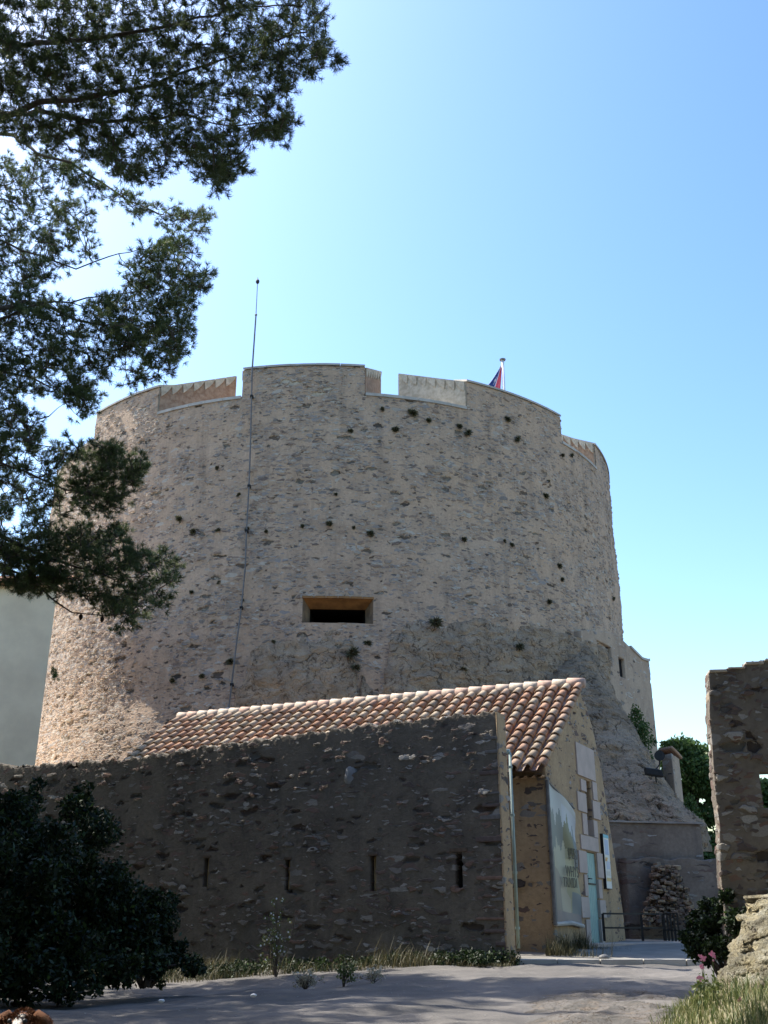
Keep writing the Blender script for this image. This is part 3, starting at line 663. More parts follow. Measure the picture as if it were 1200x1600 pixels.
# ------------------------------------------------------------------ gatehouse
C1 = np.array([4.215, 27.4]); NF = UX            # facade plane normal points right
def fsz(px, py): p = onplane(px, py, C1, NF); return (p[:2]-C1)@UF, p[2]
def house():
    o = empty('gatehouse', (*C1, .6), 'ochre rendered gatehouse with barrel tile roof and a pale turquoise door', 'building')
    u3 = np.array([*UX, 0]); f3 = np.array([*UF, 0]); up = np.array([0, 0, 1.]); P = np.array([*C1, 0])
    sr, zr = fsz(905, 1074); se, ze = fsz(852, 1192); ze_c = ze; 
    edge = [fsz(905, 1076), fsz(914, 1098), fsz(926, 1140), fsz(939, 1200), fsz(949, 1270), fsz(960, 1340), fsz(968, 1390), fsz(975, 1440)]
    slope = (zr-ze)/(sr-se)
    def top(s_):
        if s_ <= sr: return ze+slope*(s_-se)-.12
        e = [(sr, zr-.12)]+edge[1:]; e = sorted(e); return float(np.interp(s_, [a[0] for a in e], [a[1] for a in e]))
    def rect(px0, py0, px1, py1):
        (a, z1), (b, z0) = fsz(px0, py0), fsz(px1, py1); return [a, b, z0, z1]
    door = rect(916, 1332, 940, 1475); door[0] = fsz(919.5, 1400)[0]-.02; door[1] = fsz(935, 1400)[0]; door[3] = fsz(915, 1330)[1]; door[2] = fsz(925, 1476)[1]
    win = [fsz(915.5, 1260)[0], fsz(924.5, 1260)[0], fsz(920, 1306)[1], fsz(914, 1218)[1]]
    send = edge[-1][0]
    wallsheet('facade', C1, UF, -UX, np.arange(0, send, .055), np.arange(.3, zr+.1, .055), top, [tuple(door), tuple(win)], .5, M['house'], o, kw=8)
    # front side wall below the eaves and the back wall
    R0 = P+f3*sr+up*zr; Lp = onplane(285, 1126, R0[:2], -UF); Ld = (R0[:2]-Lp[:2])@UX; Lh = Ld-.15
    wallsheet('side_wall', P+u3*.015-f3*.03, -UX, UF, np.concatenate([np.arange(0, 3, .07), np.arange(3.2, Lh, .4)]), np.arange(.3, ze+.1, .07), lambda s_: ze-.02, [], .5, M['house'], o)
    mb = MB(); mb.box(P+u3*.0-f3*.0-u3*.5+up*.3+f3*.002, u3*.498, f3*.5, up*(ze-.5)); 
    b = 2*sr-se
    mb = MB(); mb.add([P-u3*Lh+up*.3, P-u3*Lh+f3*b+up*.3, P-u3*Lh+f3*b+up*ze, P-u3*Lh+f3*sr+up*(zr-.15), P-u3*Lh+up*(ze-.1)], [(0, 1, 2, 3, 4)]); mb.build('far_gable', M['house'], o)
    # roof
    R0 = P+f3*sr+up*zr; Lp = onplane(285, 1126, R0[:2], -UF); Ld = (R0[:2]-Lp[:2])@UX; dz = Lp[2]-R0[2]
    se2 = -.30; ze2 = ze+slope*(se2-se)+.05
    D = (f3*(se2-sr)+up*(ze2-zr)); Ls = np.linalg.norm(D); D = D/Ls; U = (-u3*Ld+up*dz); Lu = np.linalg.norm(U); U /= Lu; N = np.cross(U, D); N = N if N[2] > 0 else -N
    rb = random.Random(21); mb = MB()
    cols = [(.53, .35, .27), (.56, .40, .32), (.58, .45, .36), (.48, .31, .245), (.52, .42, .34), (.54, .32, .235), (.55, .44, .36), (.46, .33, .27), (.60, .49, .40)]
    colw = .385; ncol = int((Lu+.25)/colw); nrow = 12; ex = Ls/nrow
    R0e = R0+u3*.16
    for c_ in range(ncol+1):
        hue = rb.uniform(-.04, .04)
        for r_ in range(nrow):
            # cover tile: half cone, wide end down-slope
            j = rb.uniform(-.012, .012); a = R0e+U*(c_*colw+.12+j)+D*(r_*ex-.04)+N*(.075)
            a = a+D*rb.uniform(-.02, .03)+U*rb.uniform(-.015, .015); Lt = ex+.13; V = []; k = 7; col = np.array(rb.choice(cols))*rb.uniform(.72, 1.1)*np.array([1, .98, .86])
            for e, (dd, rad, lift) in enumerate(((0, .115, .0), (Lt, .15, .05))):
                for rr_ in (rad, rad-.02):
                    for i in range(k):
                        th = math.pi*i/(k-1); V.append(a+D*dd+N*(lift+rr_*math.sin(th)*.95)+U*(rr_*math.cos(th)))
            F = []
            for i in range(k-1):
                F += [(i, i+1, 2*k+i+1, 2*k+i), (k+i+1, k+i, 3*k+i, 3*k+i+1), (2*k+i, 2*k+i+1, 3*k+i+1, 3*k+i)]
            F += [(0, 2*k, 3*k, k), (k-1, 2*k-1, 4*k-1, 3*k-1)]
            mb.add(V, F, col)
            # pan tile
            a2 = a+U*colw/2-N*.055; V = []; col = np.array(rb.choice(cols))*rb.uniform(.55, .8)
            for dd, rad, lift in ((0, .13, .0), (Lt, .115, .03)):
                for i in range(k):
                    th = math.pi*i/(k-1); V.append(a2+D*dd+N*(lift+.06-rad*math.sin(th)*.6)+U*(rad*math.cos(th)))
            mb.add(V, [(i, k+i, k+i+1, i+1) for i in range(k-1)], col)
    roof = mb.build('tiled_roof', M['tile'], o, smooth=True, colour=True)
    mb = MB(); n_ = int(Lu/.46)
    for i in range(n_+1):
        a = R0e+U*(i*.46)+N*.02+up*.1; col = np.array(rb.choice([(.56, .47, .37), (.54, .43, .34), (.52, .36, .28), (.57, .48, .38)]))
        mb.tube([a-U*.02+up*.0, a+U*.5+up*.025], [.15, .17], 10, col)
    mb.build('ridge_tiles', M['tile'], roof, smooth=True, colour=True)
    # back slope and roof boards under the tiles
    mb = MB(); A = R0-U*.0; B = R0+U*Lu; back = f3*1.6-up*1.9
    mb.add([A+N*0-up*.05, B-up*.05, B+D*Ls-up*.05, A+D*Ls-up*.05, A+back-up*.05, B+back-up*.05], [(0, 1, 2, 3), (1, 0, 4, 5)], (.35, .25, .18)); mb.build('roof_boards', M['tile'], roof, colour=True)
    # corbelled tile course under the eave
    mb = MB()
    for c_ in range(16):
        a = P+up*(ze2-.11)+f3*(-.24)-u3*(c_*.24+.1); k = 7; V = []
        for dd in (0, .34):
            for i in range(k): th = math.pi*i/(k-1); V.append(a+f3*dd+u3*.1*math.cos(th)-up*.06*math.sin(th))
        mb.add(V, [(i, i+1, k+i+1, k+i) for i in range(k-1)], (.45, .33, .22))
    mb.add([P+up*(ze2-.10)+f3*-.22, P+up*(ze2-.10)+f3*-.22-u3*4, P+up*(ze2-.10)+f3*.1-u3*4, P+up*(ze2-.10)+f3*.1], [(0, 1, 2, 3)], (.45, .33, .22))
    mb.build('cornice', M['tile'], roof, smooth=True, colour=True)
    # dressed stones
    def stone(px0, py0, px1, py1, name='surround_stone', pr=.045, mat='quoin', par=o):
        ym = (py0+py1)/2; a = fsz(px0, ym)[0]; b_ = fsz(px1, ym)[0]; xm = (px0+px1)/2; z1 = fsz(xm, py0)[1]; z0 = fsz(xm, py1)[1]
        m = MB(); m.box(P+f3*a+up*z0+u3*(-.2), f3*(b_-a), up*(z1-z0-.012), u3*(.2+pr), bev=.012); return m.build(name, M[mat], par)
    wf = MB(); 
    stone(899.5, 1166, 927, 1215)
    for bx in ((906, 1218, 914, 1236), (901, 1238, 914.5, 1268), (909, 1271, 916, 1304), (924.5, 1222, 931, 1250), (925, 1252, 936, 1280), (926, 1282, 932, 1309), (906, 1306.5, 933, 1329)): stone(*bx)
    for bx in ((903, 1329, 915.5, 1364), (912, 1366, 917, 1400), (907, 1401, 919.5, 1434), (915, 1436, 921.5, 1476), (932, 1333, 941, 1372), (934, 1374, 939, 1404), (936, 1406, 945, 1434), (938, 1436, 942, 1474)): stone(*bx)
    # door leaf, planks in one mesh with grooves
    d = MB(); npl = 6; wdt = (door[1]-door[0])/npl
    for i in range(npl): d.box(P+f3*(door[0]+i*wdt+.004)+up*(door[2]+.01)-u3*.09, f3*(wdt-.008), up*(door[3]-door[2]-.03), u3*.05, bev=.004)
    do = d.build('door', M['door'], o)
    hb = MB(); hz = door[2]+(door[3]-door[2])*.66
    hb.box(P+f3*(door[0]+.03)+up*hz-u3*.035, f3*.16, up*.2, u3*.02, bev=.004); hb.tube([P+f3*(door[0]+.12)+up*(hz+.1)-u3*.02, P+f3*(door[0]+.12)+up*(hz+.1)+u3*.05, P+f3*(door[0]+.3)+up*(hz+.1)+u3*.05], .016, 6); hb.build('handle', M['metal'], do)
    hb = MB(); hb.box(P+f3*(door[0]+.2)+up*(hz-.05)-u3*.037, f3*(door[1]-door[0]-.3), up*.045, u3*.02, bev=.004); hb.build('latch_bar', M['metal'], do)
    # window
    wm = MB(); w_ = win[1]-win[0]; h_ = win[3]-win[2]
    for (a, b_, c_, e_) in ((0, .07, 0, h_), (w_-.07, .07, 0, h_), (0, w_, 0, .07), (0, w_, h_-.07, .07), (w_*.5-.03, .06, 0, h_)):
        wm.box(P+f3*(win[0]+a)+up*(win[2]+c_)-u3*.27, f3*b_, up*e_, u3*.06)
    wf = wm.build('window', M['quoin'], o)
    gm = MB(); gm.box(P+f3*win[0]+up*win[2]-u3*.32, f3*w_, up*h_, u3*.03); 
    t = NT('window glass'); t.p.inputs['Base Color'].default_value = (.10, .11, .12, 1); t.p.inputs['Roughness'].default_value = .08; t.p.inputs['Specular IOR Level'].default_value = .6
    gm.build('pane', t.m, wf)
    # doorstep
    m = MB(); m.box(P+f3*(door[0]-.2)+up*.75+u3*.0, f3*(door[1]-door[0]+.4), up*(door[2]-.75-.02), u3*.4, bev=.02); m.build('doorstep', M['quoin'], o)
    # drain pipe
    a = at(797, 1182, 26.9); b_ = at(809.5, 1482, 26.9); b_[0] = a[0] = (a[0]+b_[0])/2
    dp = MB(); dp.tube([a+np.array([0, .0, .1]), b_], .045, 10); dpo = dp.build('drain_pipe', M['pipe'], o, smooth=True)
    for f in (.06, .32, .62, .9):
        cl = MB(); c = a+(b_-a)*f; cl.tube([c-np.array([0, 0, .03]), c+np.array([0, 0, .03])], .062, 10); cl.box(c+np.array([-.01, 0, -.015]), (.02, 0, 0), (0, .4, 0), (0, 0, .03)); cl.build('pipe_clip', M['pipe'], dpo)
    g = MB(); L = 17; gp = [a+np.array([0, 0, .12])-u3*.0, a+np.array([0, 0, .12])-u3*L]; g.tube(gp, .07, 8); g.build('gutter', M['pipe'], o, smooth=True)
    return zr
house()

# banner and notice board hung on the facade
def banner():
    P = np.array([*C1, 0]); u3 = np.array([*UX, 0]); f3 = np.array([*UF, 0]); up = np.array([0, 0, 1.])
    s0_ = fsz(857.5, 1330)[0]+.05; s1_ = fsz(900.5, 1360)[0]
    zt0 = fsz(851, 1221)[1]; zt1 = fsz(898, 1266)[1]; zb = fsz(864, 1442)[1]; zb1 = fsz(901, 1447)[1]
    o = empty('hanging_banner', tuple(P+f3*(s0_+s1_)/2+up*zb), 'tall painted banner with a dark mountain and black lettering left of the door', 'banner')
    W, Hh = s1_-s0_, zt0-zb; nu, nv = 60, 150; V = []; Cc = []
    for j in range(nv):
        for i in range(nu):
            a, b = i/(nu-1), j/(nv-1)
            ztop = zt0+(zt1-zt0)*a-.10*max(0, (a-.8)/.2)**2; zbot = zb+(zb1-zb)*a
            z = zbot+(ztop-zbot)*b; dz = u3*(.07+.022*math.sin(a*9+b*3)+.02*math.sin(b*17+a*4)*(a))
            V.append(P+f3*(s0_+W*a)+up*z+dz)
            n = .05*math.sin(a*23)+.035*math.sin(a*51+1)
            top_m = .74+.07*math.sin(a*3.0+.3)+n; bot_m = .53+.06*math.sin(a*4.2)-n*.7
            c = np.array([.50, .53, .55]) if b > top_m else np.array([.43, .42, .26])
            if b > top_m and a > .45 and b < .93: c = np.array([.55, .60, .68])
            if bot_m < b < top_m:
                c = np.array([.11, .16, .19]) if a < .45 else np.array([.10, .11, .045])
                if a > .82: c = np.array([.12, .17, .22])
            if b < bot_m and a < .5: c = np.array([.47, .47, .36])
            sw = .40-.42*a  # diagonal swoosh
            if b < sw+.05*math.sin(a*6): c = np.array([.33, .31, .27])
            if b < .30-.28*abs(a-.35)/.35*.5 and .25 < a < .62 and b > .09: c = np.array([.55, .50, .38])
            if b < .26 and a > .66: c = np.array([.20, .26, .29])
            if b < .09: c = np.array([.30, .26, .27])
            if a < .05 and b < .5: c = np.array([.12, .16, .18])
            Cc.append(c*.62)
    nV = len(V); V2 = [v-u3*.035 for v in V]; I = np.arange(nV).reshape(nv, nu)
    F = [(I[j, i], I[j, i+1], I[j+1, i+1], I[j+1, i]) for j in range(nv-1) for i in range(nu-1)]
    bd = list(I[0, :])+list(I[1:, -1])+list(I[-1, -2::-1])+list(I[-2:0:-1, 0]); F += [(bd[k], bd[(k+1) % len(bd)], bd[(k+1) % len(bd)]+nV, bd[k]+nV) for k in range(len(bd))]
    F += [tuple(int(q)+nV for q in reversed(f)) for f in F[:(nv-1)*(nu-1)]]
    cl = mk('canvas', V+V2, F, M['paint'], o, col=np.array(Cc+Cc))
    fr = MB(); a0 = P+f3*(s0_-.05)+u3*.06
    fr.tube([a0+up*(zb-.05), a0+up*(zt0+.03)], .05, 8); fr.tube([a0+up*(zt0+.02), P+f3*s1_+u3*.06+up*(zt1+.02)], .022, 6)
    fr.build('frame_pole', M['cable'], o)
    fr = MB(); fr.tube([a0+up*(zb-.03)+u3*.01, P+f3*(s0_+W*.55)+u3*.09+up*(zb+.0), P+f3*s1_+u3*.08+up*zb1], .055, 8); fr.build('bottom_roll', M['coping'], o)
    def word(txt, pxc, pyc, size):
        sc0, zc = fsz(pxc, pyc)
        cu = bpy.data.curves.new('lettering', 'FONT'); cu.body = txt; cu.size = size; cu.align_x = 'CENTER'; cu.align_y = 'CENTER'; cu.extrude = .004; cu.offset = -.004
        tmp = bpy.data.objects.new('tmp', cu); C.objects.link(tmp); bpy.context.view_layer.update()
        me = tmp.to_mesh(); v = np.array([p.co[:] for p in me.vertices]); f = [tuple(p.vertices) for p in me.polygons]; tmp.to_mesh_clear(); bpy.data.objects.remove(tmp)
        Wd = [P+f3*(sc0+a[0])+up*(zc+a[1]*1.0)+u3*(.128+a[2]) for a in v]
        mk('lettering', Wd, f, M['metal'], cl)
    word('UERI', 888, 1335, .40); word('E', 893, 1350, .34); word('WHYS', 887, 1363, .40); word('TRIVIDI', 884, 1380, .36)
    # notice board
    a, z1 = fsz(938.5, 1303); b, _ = fsz(948.5, 1345); a = fsz(940, 1345)[0]; z0 = fsz(945, 1389)[1]
    nb = empty('notice_board', tuple(P+f3*a+up*z0), 'small tall notice board with blue header right of the turquoise door', 'notice board')
    m = MB(); m.box(P+f3*a+up*z0, f3*(b-a), up*(z1-z0), u3*.09, bev=.005); m.build('backing', M['metal'], nb)
    m = MB(); H = z1-z0; w_ = b-a
    def pan(s_0, s_1, v0, v1, c, pr): m.box(P+f3*(a+w_*s_0)+up*(z0+H*v0)+u3*(.091+pr*.004), f3*w_*(s_1-s_0), up*H*(v1-v0), u3*.004, c)
    pan(.03, .97, .01, .99, (.70, .70, .64), 0); pan(.03, .97, .93, .99, (.12, .45, .55), 1.3)
    pan(.2, .8, .62, .9, (.35, .45, .62), 1.3); pan(.15, .55, .54, .57, (.65, .4, .12), 1.3); pan(.3, .85, .36, .5, (.5, .55, .66), 1.3)
    pan(.1, .4, .5, .54, (.6, .3, .1), 2.6); pan(.1, .9, .14, .2, (.68, .5, .22), 1.3); pan(.2, .8, .24, .32, (.6, .58, .5), 1.3)
    m.build('poster', M['paint'], nb, colour=True)
banner()

# ------------------------------------------------------------------ railing, kerbs
def railing():
    Y = 31.0
    a = at(941.5, 1428, 30.0); b = at(1035, 1428, Y); zt = (a[2]+b[2])/2; a[2] = b[2] = zt; zb = at(1000, 1470, Y)[2]
    o = empty('guard_railing', (*a[:2], zb), 'low black metal railing with two rails running right from the facade', 'railing')
    d = b-a
    for f in (0, .63, 1.0):
        m = MB(); m.box(a+d*f+np.array([-.03, -.03, zb-zt]), (.06, 0, 0), (0, .06, 0), (0, 0, zt-zb)); m.build('post', M['metal'], o)
    for h in (0, -.36):
        m = MB(); m.box(a+np.array([0, -.02, h-.02]), d, (0, .04, 0), (0, 0, .045)); m.build('rail', M['metal'], o)
    o2 = empty('metal_gate', (*b[:2], zb), 'short black barred gate standing open at the end of the railing', 'gate')
    e = at(1058, 1429, 29.4); e[2] = zt; d2 = e-b; b2 = b+d2*.08
    for k in range(5):
        m = MB(); m.box(b2+d2*.92*k/4+np.array([-.028, -.028, zb-zt]), (.045, 0, 0), (0, .045, 0), (0, 0, zt-zb)); m.build('bar', M['metal'], o2)
    for h in (0, -.42):
        m = MB(); m.box(b2+np.array([0, -.02, h-.02]), d2*.92, (0, .04, 0), (0, 0, .04)); m.build('rail', M['metal'], o2)
    # paved terrace in front of the door, with a raised kerb
    z0 = at(960, 1500, 25.6)[2]; zt_ = at(960, 1474, 30)[2]
    V = [(2.9, 25.9, z0), (11.5, 24.9, z0), (12.5, 29.5, zt_), (11.5, 38, zt_), (4, 38, zt_), (4.3, 29.0, zt_-.02)]
    nx = 60; xs = np.linspace(2.9, 12.0, 90); ys = np.concatenate([[25.35, 25.36], np.linspace(25.4, 38, 110)])
    X, Yg = np.meshgrid(xs, ys); Z = np.interp(Yg, [25.4, 29.6, 30, 38], [z0, zt_-.06, zt_-.02, zt_+.1])+.01*fbm(np.stack([X.ravel(), Yg.ravel(), 0*X.ravel()], 1)*1.4, 3, 3).reshape(X.shape)
    Z[0] = .55; P = np.stack([X.ravel(), Yg.ravel(), Z.ravel()], 1); I = np.arange(X.size).reshape(X.shape)
    F = np.stack([I[:-1, :-1].ravel(), I[:-1, 1:].ravel(), I[1:, 1:].ravel(), I[1:, :-1].ravel()], 1)
    tag(mk('terrace', P, F, plain('terrace gravel', (.24, .225, .195), (.17, .16, .14), 1.2, bump=.01), st=P, smooth=True), kind='structure')
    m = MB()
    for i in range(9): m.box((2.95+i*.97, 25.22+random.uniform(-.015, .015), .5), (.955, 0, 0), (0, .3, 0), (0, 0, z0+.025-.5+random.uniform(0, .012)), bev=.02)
    tag(m.build('sunlit_kerb_edge', M['coping']), kind='structure')  # kerb in pale stone; its tone stands in for the sunlit strip
    m = MB(); k = at(905, 1478, 28.8); k2 = at(1062, 1470, 31.0)
    m.box((k[0], k[1], .7), (k2[0]-k[0], k2[1]-k[1], 0), (0, .3, 0), (0, 0, zt_-.7+.02), bev=.03); tag(m.build('kerb', M['quoin']), kind='structure')
railing()

# ------------------------------------------------------------------ right ruin, pale post
def ruin():
    a = R(8); sd = np.array([math.cos(a), -math.sin(a)]); wd = np.array([math.sin(a), math.cos(a)]); P0 = at(1117, 1230, 17.0)
    def sz(px, py): p = onplane(px, py, P0, -wd); return (p[:2]-P0[:2])@sd, p[2]
    pts = [sz(1100, 1052), sz(1108, 1050), sz(1130, 1046), sz(1158, 1040), sz(1175, 1033), sz(1200, 1031), sz(1260, 1022), sz(1400, 1010)]
    h0 = sz(1186, 1207); h1 = sz(1207, 1262)
    o = empty('ruined_wall', (*P0[:2], .5), 'tall dark broken stone wall with a small square opening at the right edge', 'ruin')
    def top(s_): return float(np.interp(s_, [p[0] for p in pts], [p[1] for p in pts]))+.02*math.sin(s_*19)+.015*math.sin(s_*47)
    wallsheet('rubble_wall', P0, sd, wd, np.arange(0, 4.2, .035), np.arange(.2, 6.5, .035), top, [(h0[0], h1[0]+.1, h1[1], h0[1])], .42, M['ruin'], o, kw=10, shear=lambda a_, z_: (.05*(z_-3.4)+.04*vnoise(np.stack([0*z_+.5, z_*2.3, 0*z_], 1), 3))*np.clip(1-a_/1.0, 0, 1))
    cb = MB(); rb = random.Random(8); s_ = 0.13
    while s_ < 4:
        L = rb.uniform(.25, .5); m = P0.copy(); m[2] = 0
        cb.box(m+np.array([*sd, 0])*s_-np.array([*wd, 0])*.03+np.array([0, 0, top(s_+L/2)-.03]), np.array([*sd, 0])*(L-.015), np.array([*wd, 0])*.48, (0, 0, rb.uniform(.03, .05)), rb.choice([(.5, .45, .38), (.42, .38, .33)]), bev=.015); s_ += L
    cb.build('capping_stones', M['tile'], o, colour=True)
    # ragged toothing stones along the left end
    tb = MB(); z = 1.5
    while z < 5.4:
        hh = rb.uniform(.07, .2); q = rb.uniform(-.05, .02); m = np.array([P0[0], P0[1], z])
        tb.box(m+np.array([*sd, 0])*(q+.05*(z-3.4)*.9+.03)+np.array([*wd, 0])*.01, np.array([*sd, 0])*rb.uniform(.1, .25), np.array([*wd, 0])*.4, (0, 0, hh), rb.choice([(.30, .26, .21), (.36, .30, .23), (.22, .19, .16)]), bev=.045); z += hh+rb.uniform(.05, .3)
    tb.build('end_stones', M['tile'], o, colour=True)
    p = at(1124.5, 1270, 18.2); m = MB(); zt = at(1113, 1157, 18.2)[2]
    m.tube([(p[0], p[1], .5), (p[0], p[1], zt)], .055, 10, None); m.tube([(p[0], p[1], zt), (p[0], p[1], zt+.02)], .07, 10)
    tag(m.build('pale_post', M['pipe'], smooth=True), 'slim pale green post standing just behind the ruined wall end', 'post')
ruin()

# ------------------------------------------------------------------ lightning rod with its cable, flagpole and flag
def rods():
    pts = [(395, 578), (394, 620), (392, 700), (390, 760), (386, 830), (384, 890), (378, 950), (370, 1010), (363, 1070), (358, 1112)]
    W = []
    for px, py in pts:
        a, z = thit(px, py, TR+.14); rr = TR+.14+float(flare(z)*fmul(a)); a, z = thit(px, py, rr); W.append(tp(a, z, rr+.08))
    o = empty('lightning_rod', tuple(W[-1]), 'tall thin lightning rod rising from the tower top with its down cable', 'lightning rod')
    m = MB(); m.tube(W, .035, 6); ca = m.build('down_cable', M['cable'], o)
    for i in (1, 3, 4, 6, 8): m = MB(); m.box(W[i]+np.array([-.07, -.05, -.05]), (.14, 0, 0), (0, .25, 0), (0, 0, .1), bev=.02); m.build('cable_clip', M['metal'], ca)
    Yb = W[0][1]; P = [W[0]-np.array([0, 0, .6]), W[0], at(400, 492, Yb), at(402.5, 440, Yb)]
    m = MB(); m.tube([P[0], P[1], P[2]], [.045, .04, .035], 6); m.tube([P[2], P[3]], [.02, .016], 6); m.ball(P[2], .06, 8, 6); m.build('rod', M['cable'], o)
    m = MB(); m.ball(P[3], (.09, .09, .13), 8, 6); m.tube([P[3], P[3]+np.array([0, 0, .25])], [.04, .005], 6); m.build('tip', M['metal'], o)
    m = MB(); e = W[-1]; m.ball(e+np.array([0, -.05, .02]), (.22, .1, .12), 8, 6, jit=.2); m.build('anchor_block', M['coping'], o)
    # flagpole
    Y = 47.0; a = at(787.5, 608, Y); b = at(786, 563, Y); x = a[0]
    o = empty('flagpole', (x, Y, ZS-.6), 'white flagpole on the tower roof behind the right merlon', 'flagpole')
    m = MB(); m.tube([(x, Y, ZS-.6), (x, Y, b[2])], [.085, .07], 10); m.build('pole', M['white'], o, smooth=True)
    m = MB(); m.tube([(x, Y, b[2]), (x, Y, b[2]+.05), (x, Y, b[2]+.09)], [.16, .17, .05], 12); m.build('finial', M['cable'], o)
    # flag: limp cloth, blue at the fly, white, red at the hoist as it hangs folded
    tri = [at(783.5, 570, Y), at(779, 612, Y), at(758, 604, Y)]
    nu, nv = 40, 40; V = []; Cc = []
    for j in range(nv):
        v = j/(nv-1)
        for i in range(nu):
            u = i/(nu-1); top_ = at(783.5, 568, Y); 
            right = at(784-2.0*v, 568+48*v, Y); left = at(783.5-27*v**1.1, 568+42*v**.9, Y)
            p = right+(left-right)*u; p = p+np.array([0, .12*math.sin(u*9+v*2)*v, .05*math.sin(u*12)*v]); V.append(p)
            c = (.62, .06, .10) if u < .45 else (.68, .68, .70) if (u < .50 or (v > .80 and u < .62)) else (.03, .07, .28)
            if .55 < u < .72 and .52 < v < .62 or (.6 < u < .66 and .45 < v < .72): c = (.68, .68, .72)
            Cc.append(c)
    I = np.arange(nu*nv).reshape(nv, nu); F = [(I[j, i], I[j, i+1], I[j+1, i+1], I[j+1, i]) for j in range(nv-1) for i in range(nu-1)]
    f = mk('flag', V, F, M['paint'], col=np.array(Cc)); sm = f.modifiers.new('thickness', 'SOLIDIFY'); sm.thickness = .01
    tag(f, 'blue white and red flag hanging limp beside its pole above the tower', 'flag')
rods()

# ------------------------------------------------------------------ vegetation
def blades(name, pts, h, w_, mat, parent=None, lean=.35, origin=None, n=1):
    pts = np.asarray(pts); N_ = len(pts); h = np.asarray(h)*np.ones(N_)
    az = rng.uniform(0, 2*np.pi, N_); ln = rng.uniform(.05, lean, N_)*h; d = np.stack([np.cos(az), np.sin(az), 0*az], 1); s = np.stack([-np.sin(az), np.cos(az), 0*az], 1)*w_/2
    up = np.array([0, 0, 1.]); m1 = pts+d*(ln*.35)[:, None]+up*(h*.55)[:, None]; tip = pts+d*ln[:, None]+up*h[:, None]*.97
    V = np.stack([pts-s, pts+s, m1+s*.8, m1-s*.8, tip-s*.1, tip+s*.1], 1).reshape(-1, 3)
    b = (np.arange(N_)*6)[:, None]; F = np.concatenate([b+np.array([0, 1, 2, 3]), b+np.array([3, 2, 5, 4])])
    c = np.repeat(rng.uniform(0, 1, N_), 6); col = np.stack([c, c, c], 1)
    return mk(name, V, F, mat, parent, origin, col=col)
def leaves(centres, radii, n, size, squash=1.0, shell=.6):
    c = np.asarray(centres)[rng.integers(0, len(centres), n)] if not isinstance(n, np.ndarray) else None
    idx = rng.choice(len(centres), n, p=np.array(radii)**2.2/np.sum(np.array(radii)**2.2)); c = np.asarray(centres)[idx]; r = np.asarray(radii)[idx]
    d = rng.normal(size=(n, 3)); d /= np.linalg.norm(d, axis=1)[:, None]; rad = r*rng.uniform(shell**3, 1, n)**(1/3)*(1+.25*rng.normal(size=n)*.5)
    p = c+d*rad[:, None]*np.array([1, 1, squash])
    a = rng.normal(size=(n, 3))+d*.4; a /= np.linalg.norm(a, axis=1)[:, None]; b = np.cross(a, rng.normal(size=(n, 3))); b /= np.linalg.norm(b, axis=1)[:, None]
    s = size*rng.uniform(.6, 1.25, n)[:, None]
    V = np.stack([p-a*s, p-b*s*.45, p+a*s, p+b*s*.45], 1).reshape(-1, 3)
    F = np.arange(4*n).reshape(n, 4); cc = np.repeat(np.clip(rng.beta(2, 3, n), 0, 1), 4)
    return V, F, np.stack([cc, cc, cc], 1)

# needle tufts: each a burst of thin needles
def needles(P, D, n=20, L=.12, w_=.011):
    N_ = len(P); q = rng.normal(size=(N_, n, 3)); q /= np.linalg.norm(q, axis=2)[..., None]
    q = q+D[:, None, :]*.9; q /= np.linalg.norm(q, axis=2)[..., None]
    L_ = L*rng.uniform(.6, 1.15, (N_, n, 1)); s = np.cross(q, rng.normal(size=(N_, n, 3))); s /= np.linalg.norm(s, axis=2)[..., None]
    base = P[:, None, :]+q*.0-D[:, None, :]*rng.uniform(0, .07, (N_, n, 1)); tip = base+q*L_
    V = np.stack([base-s*w_*.5, base+s*w_*.5, tip+s*w_*.3, tip-s*w_*.3], 2).reshape(-1, 3)
    F = np.arange(N_*n*4).reshape(-1, 4)
    c = np.repeat(np.clip(rng.beta(2, 3.2, N_), 0, 1), n*4); return V, F, np.stack([c, c, c], 1)

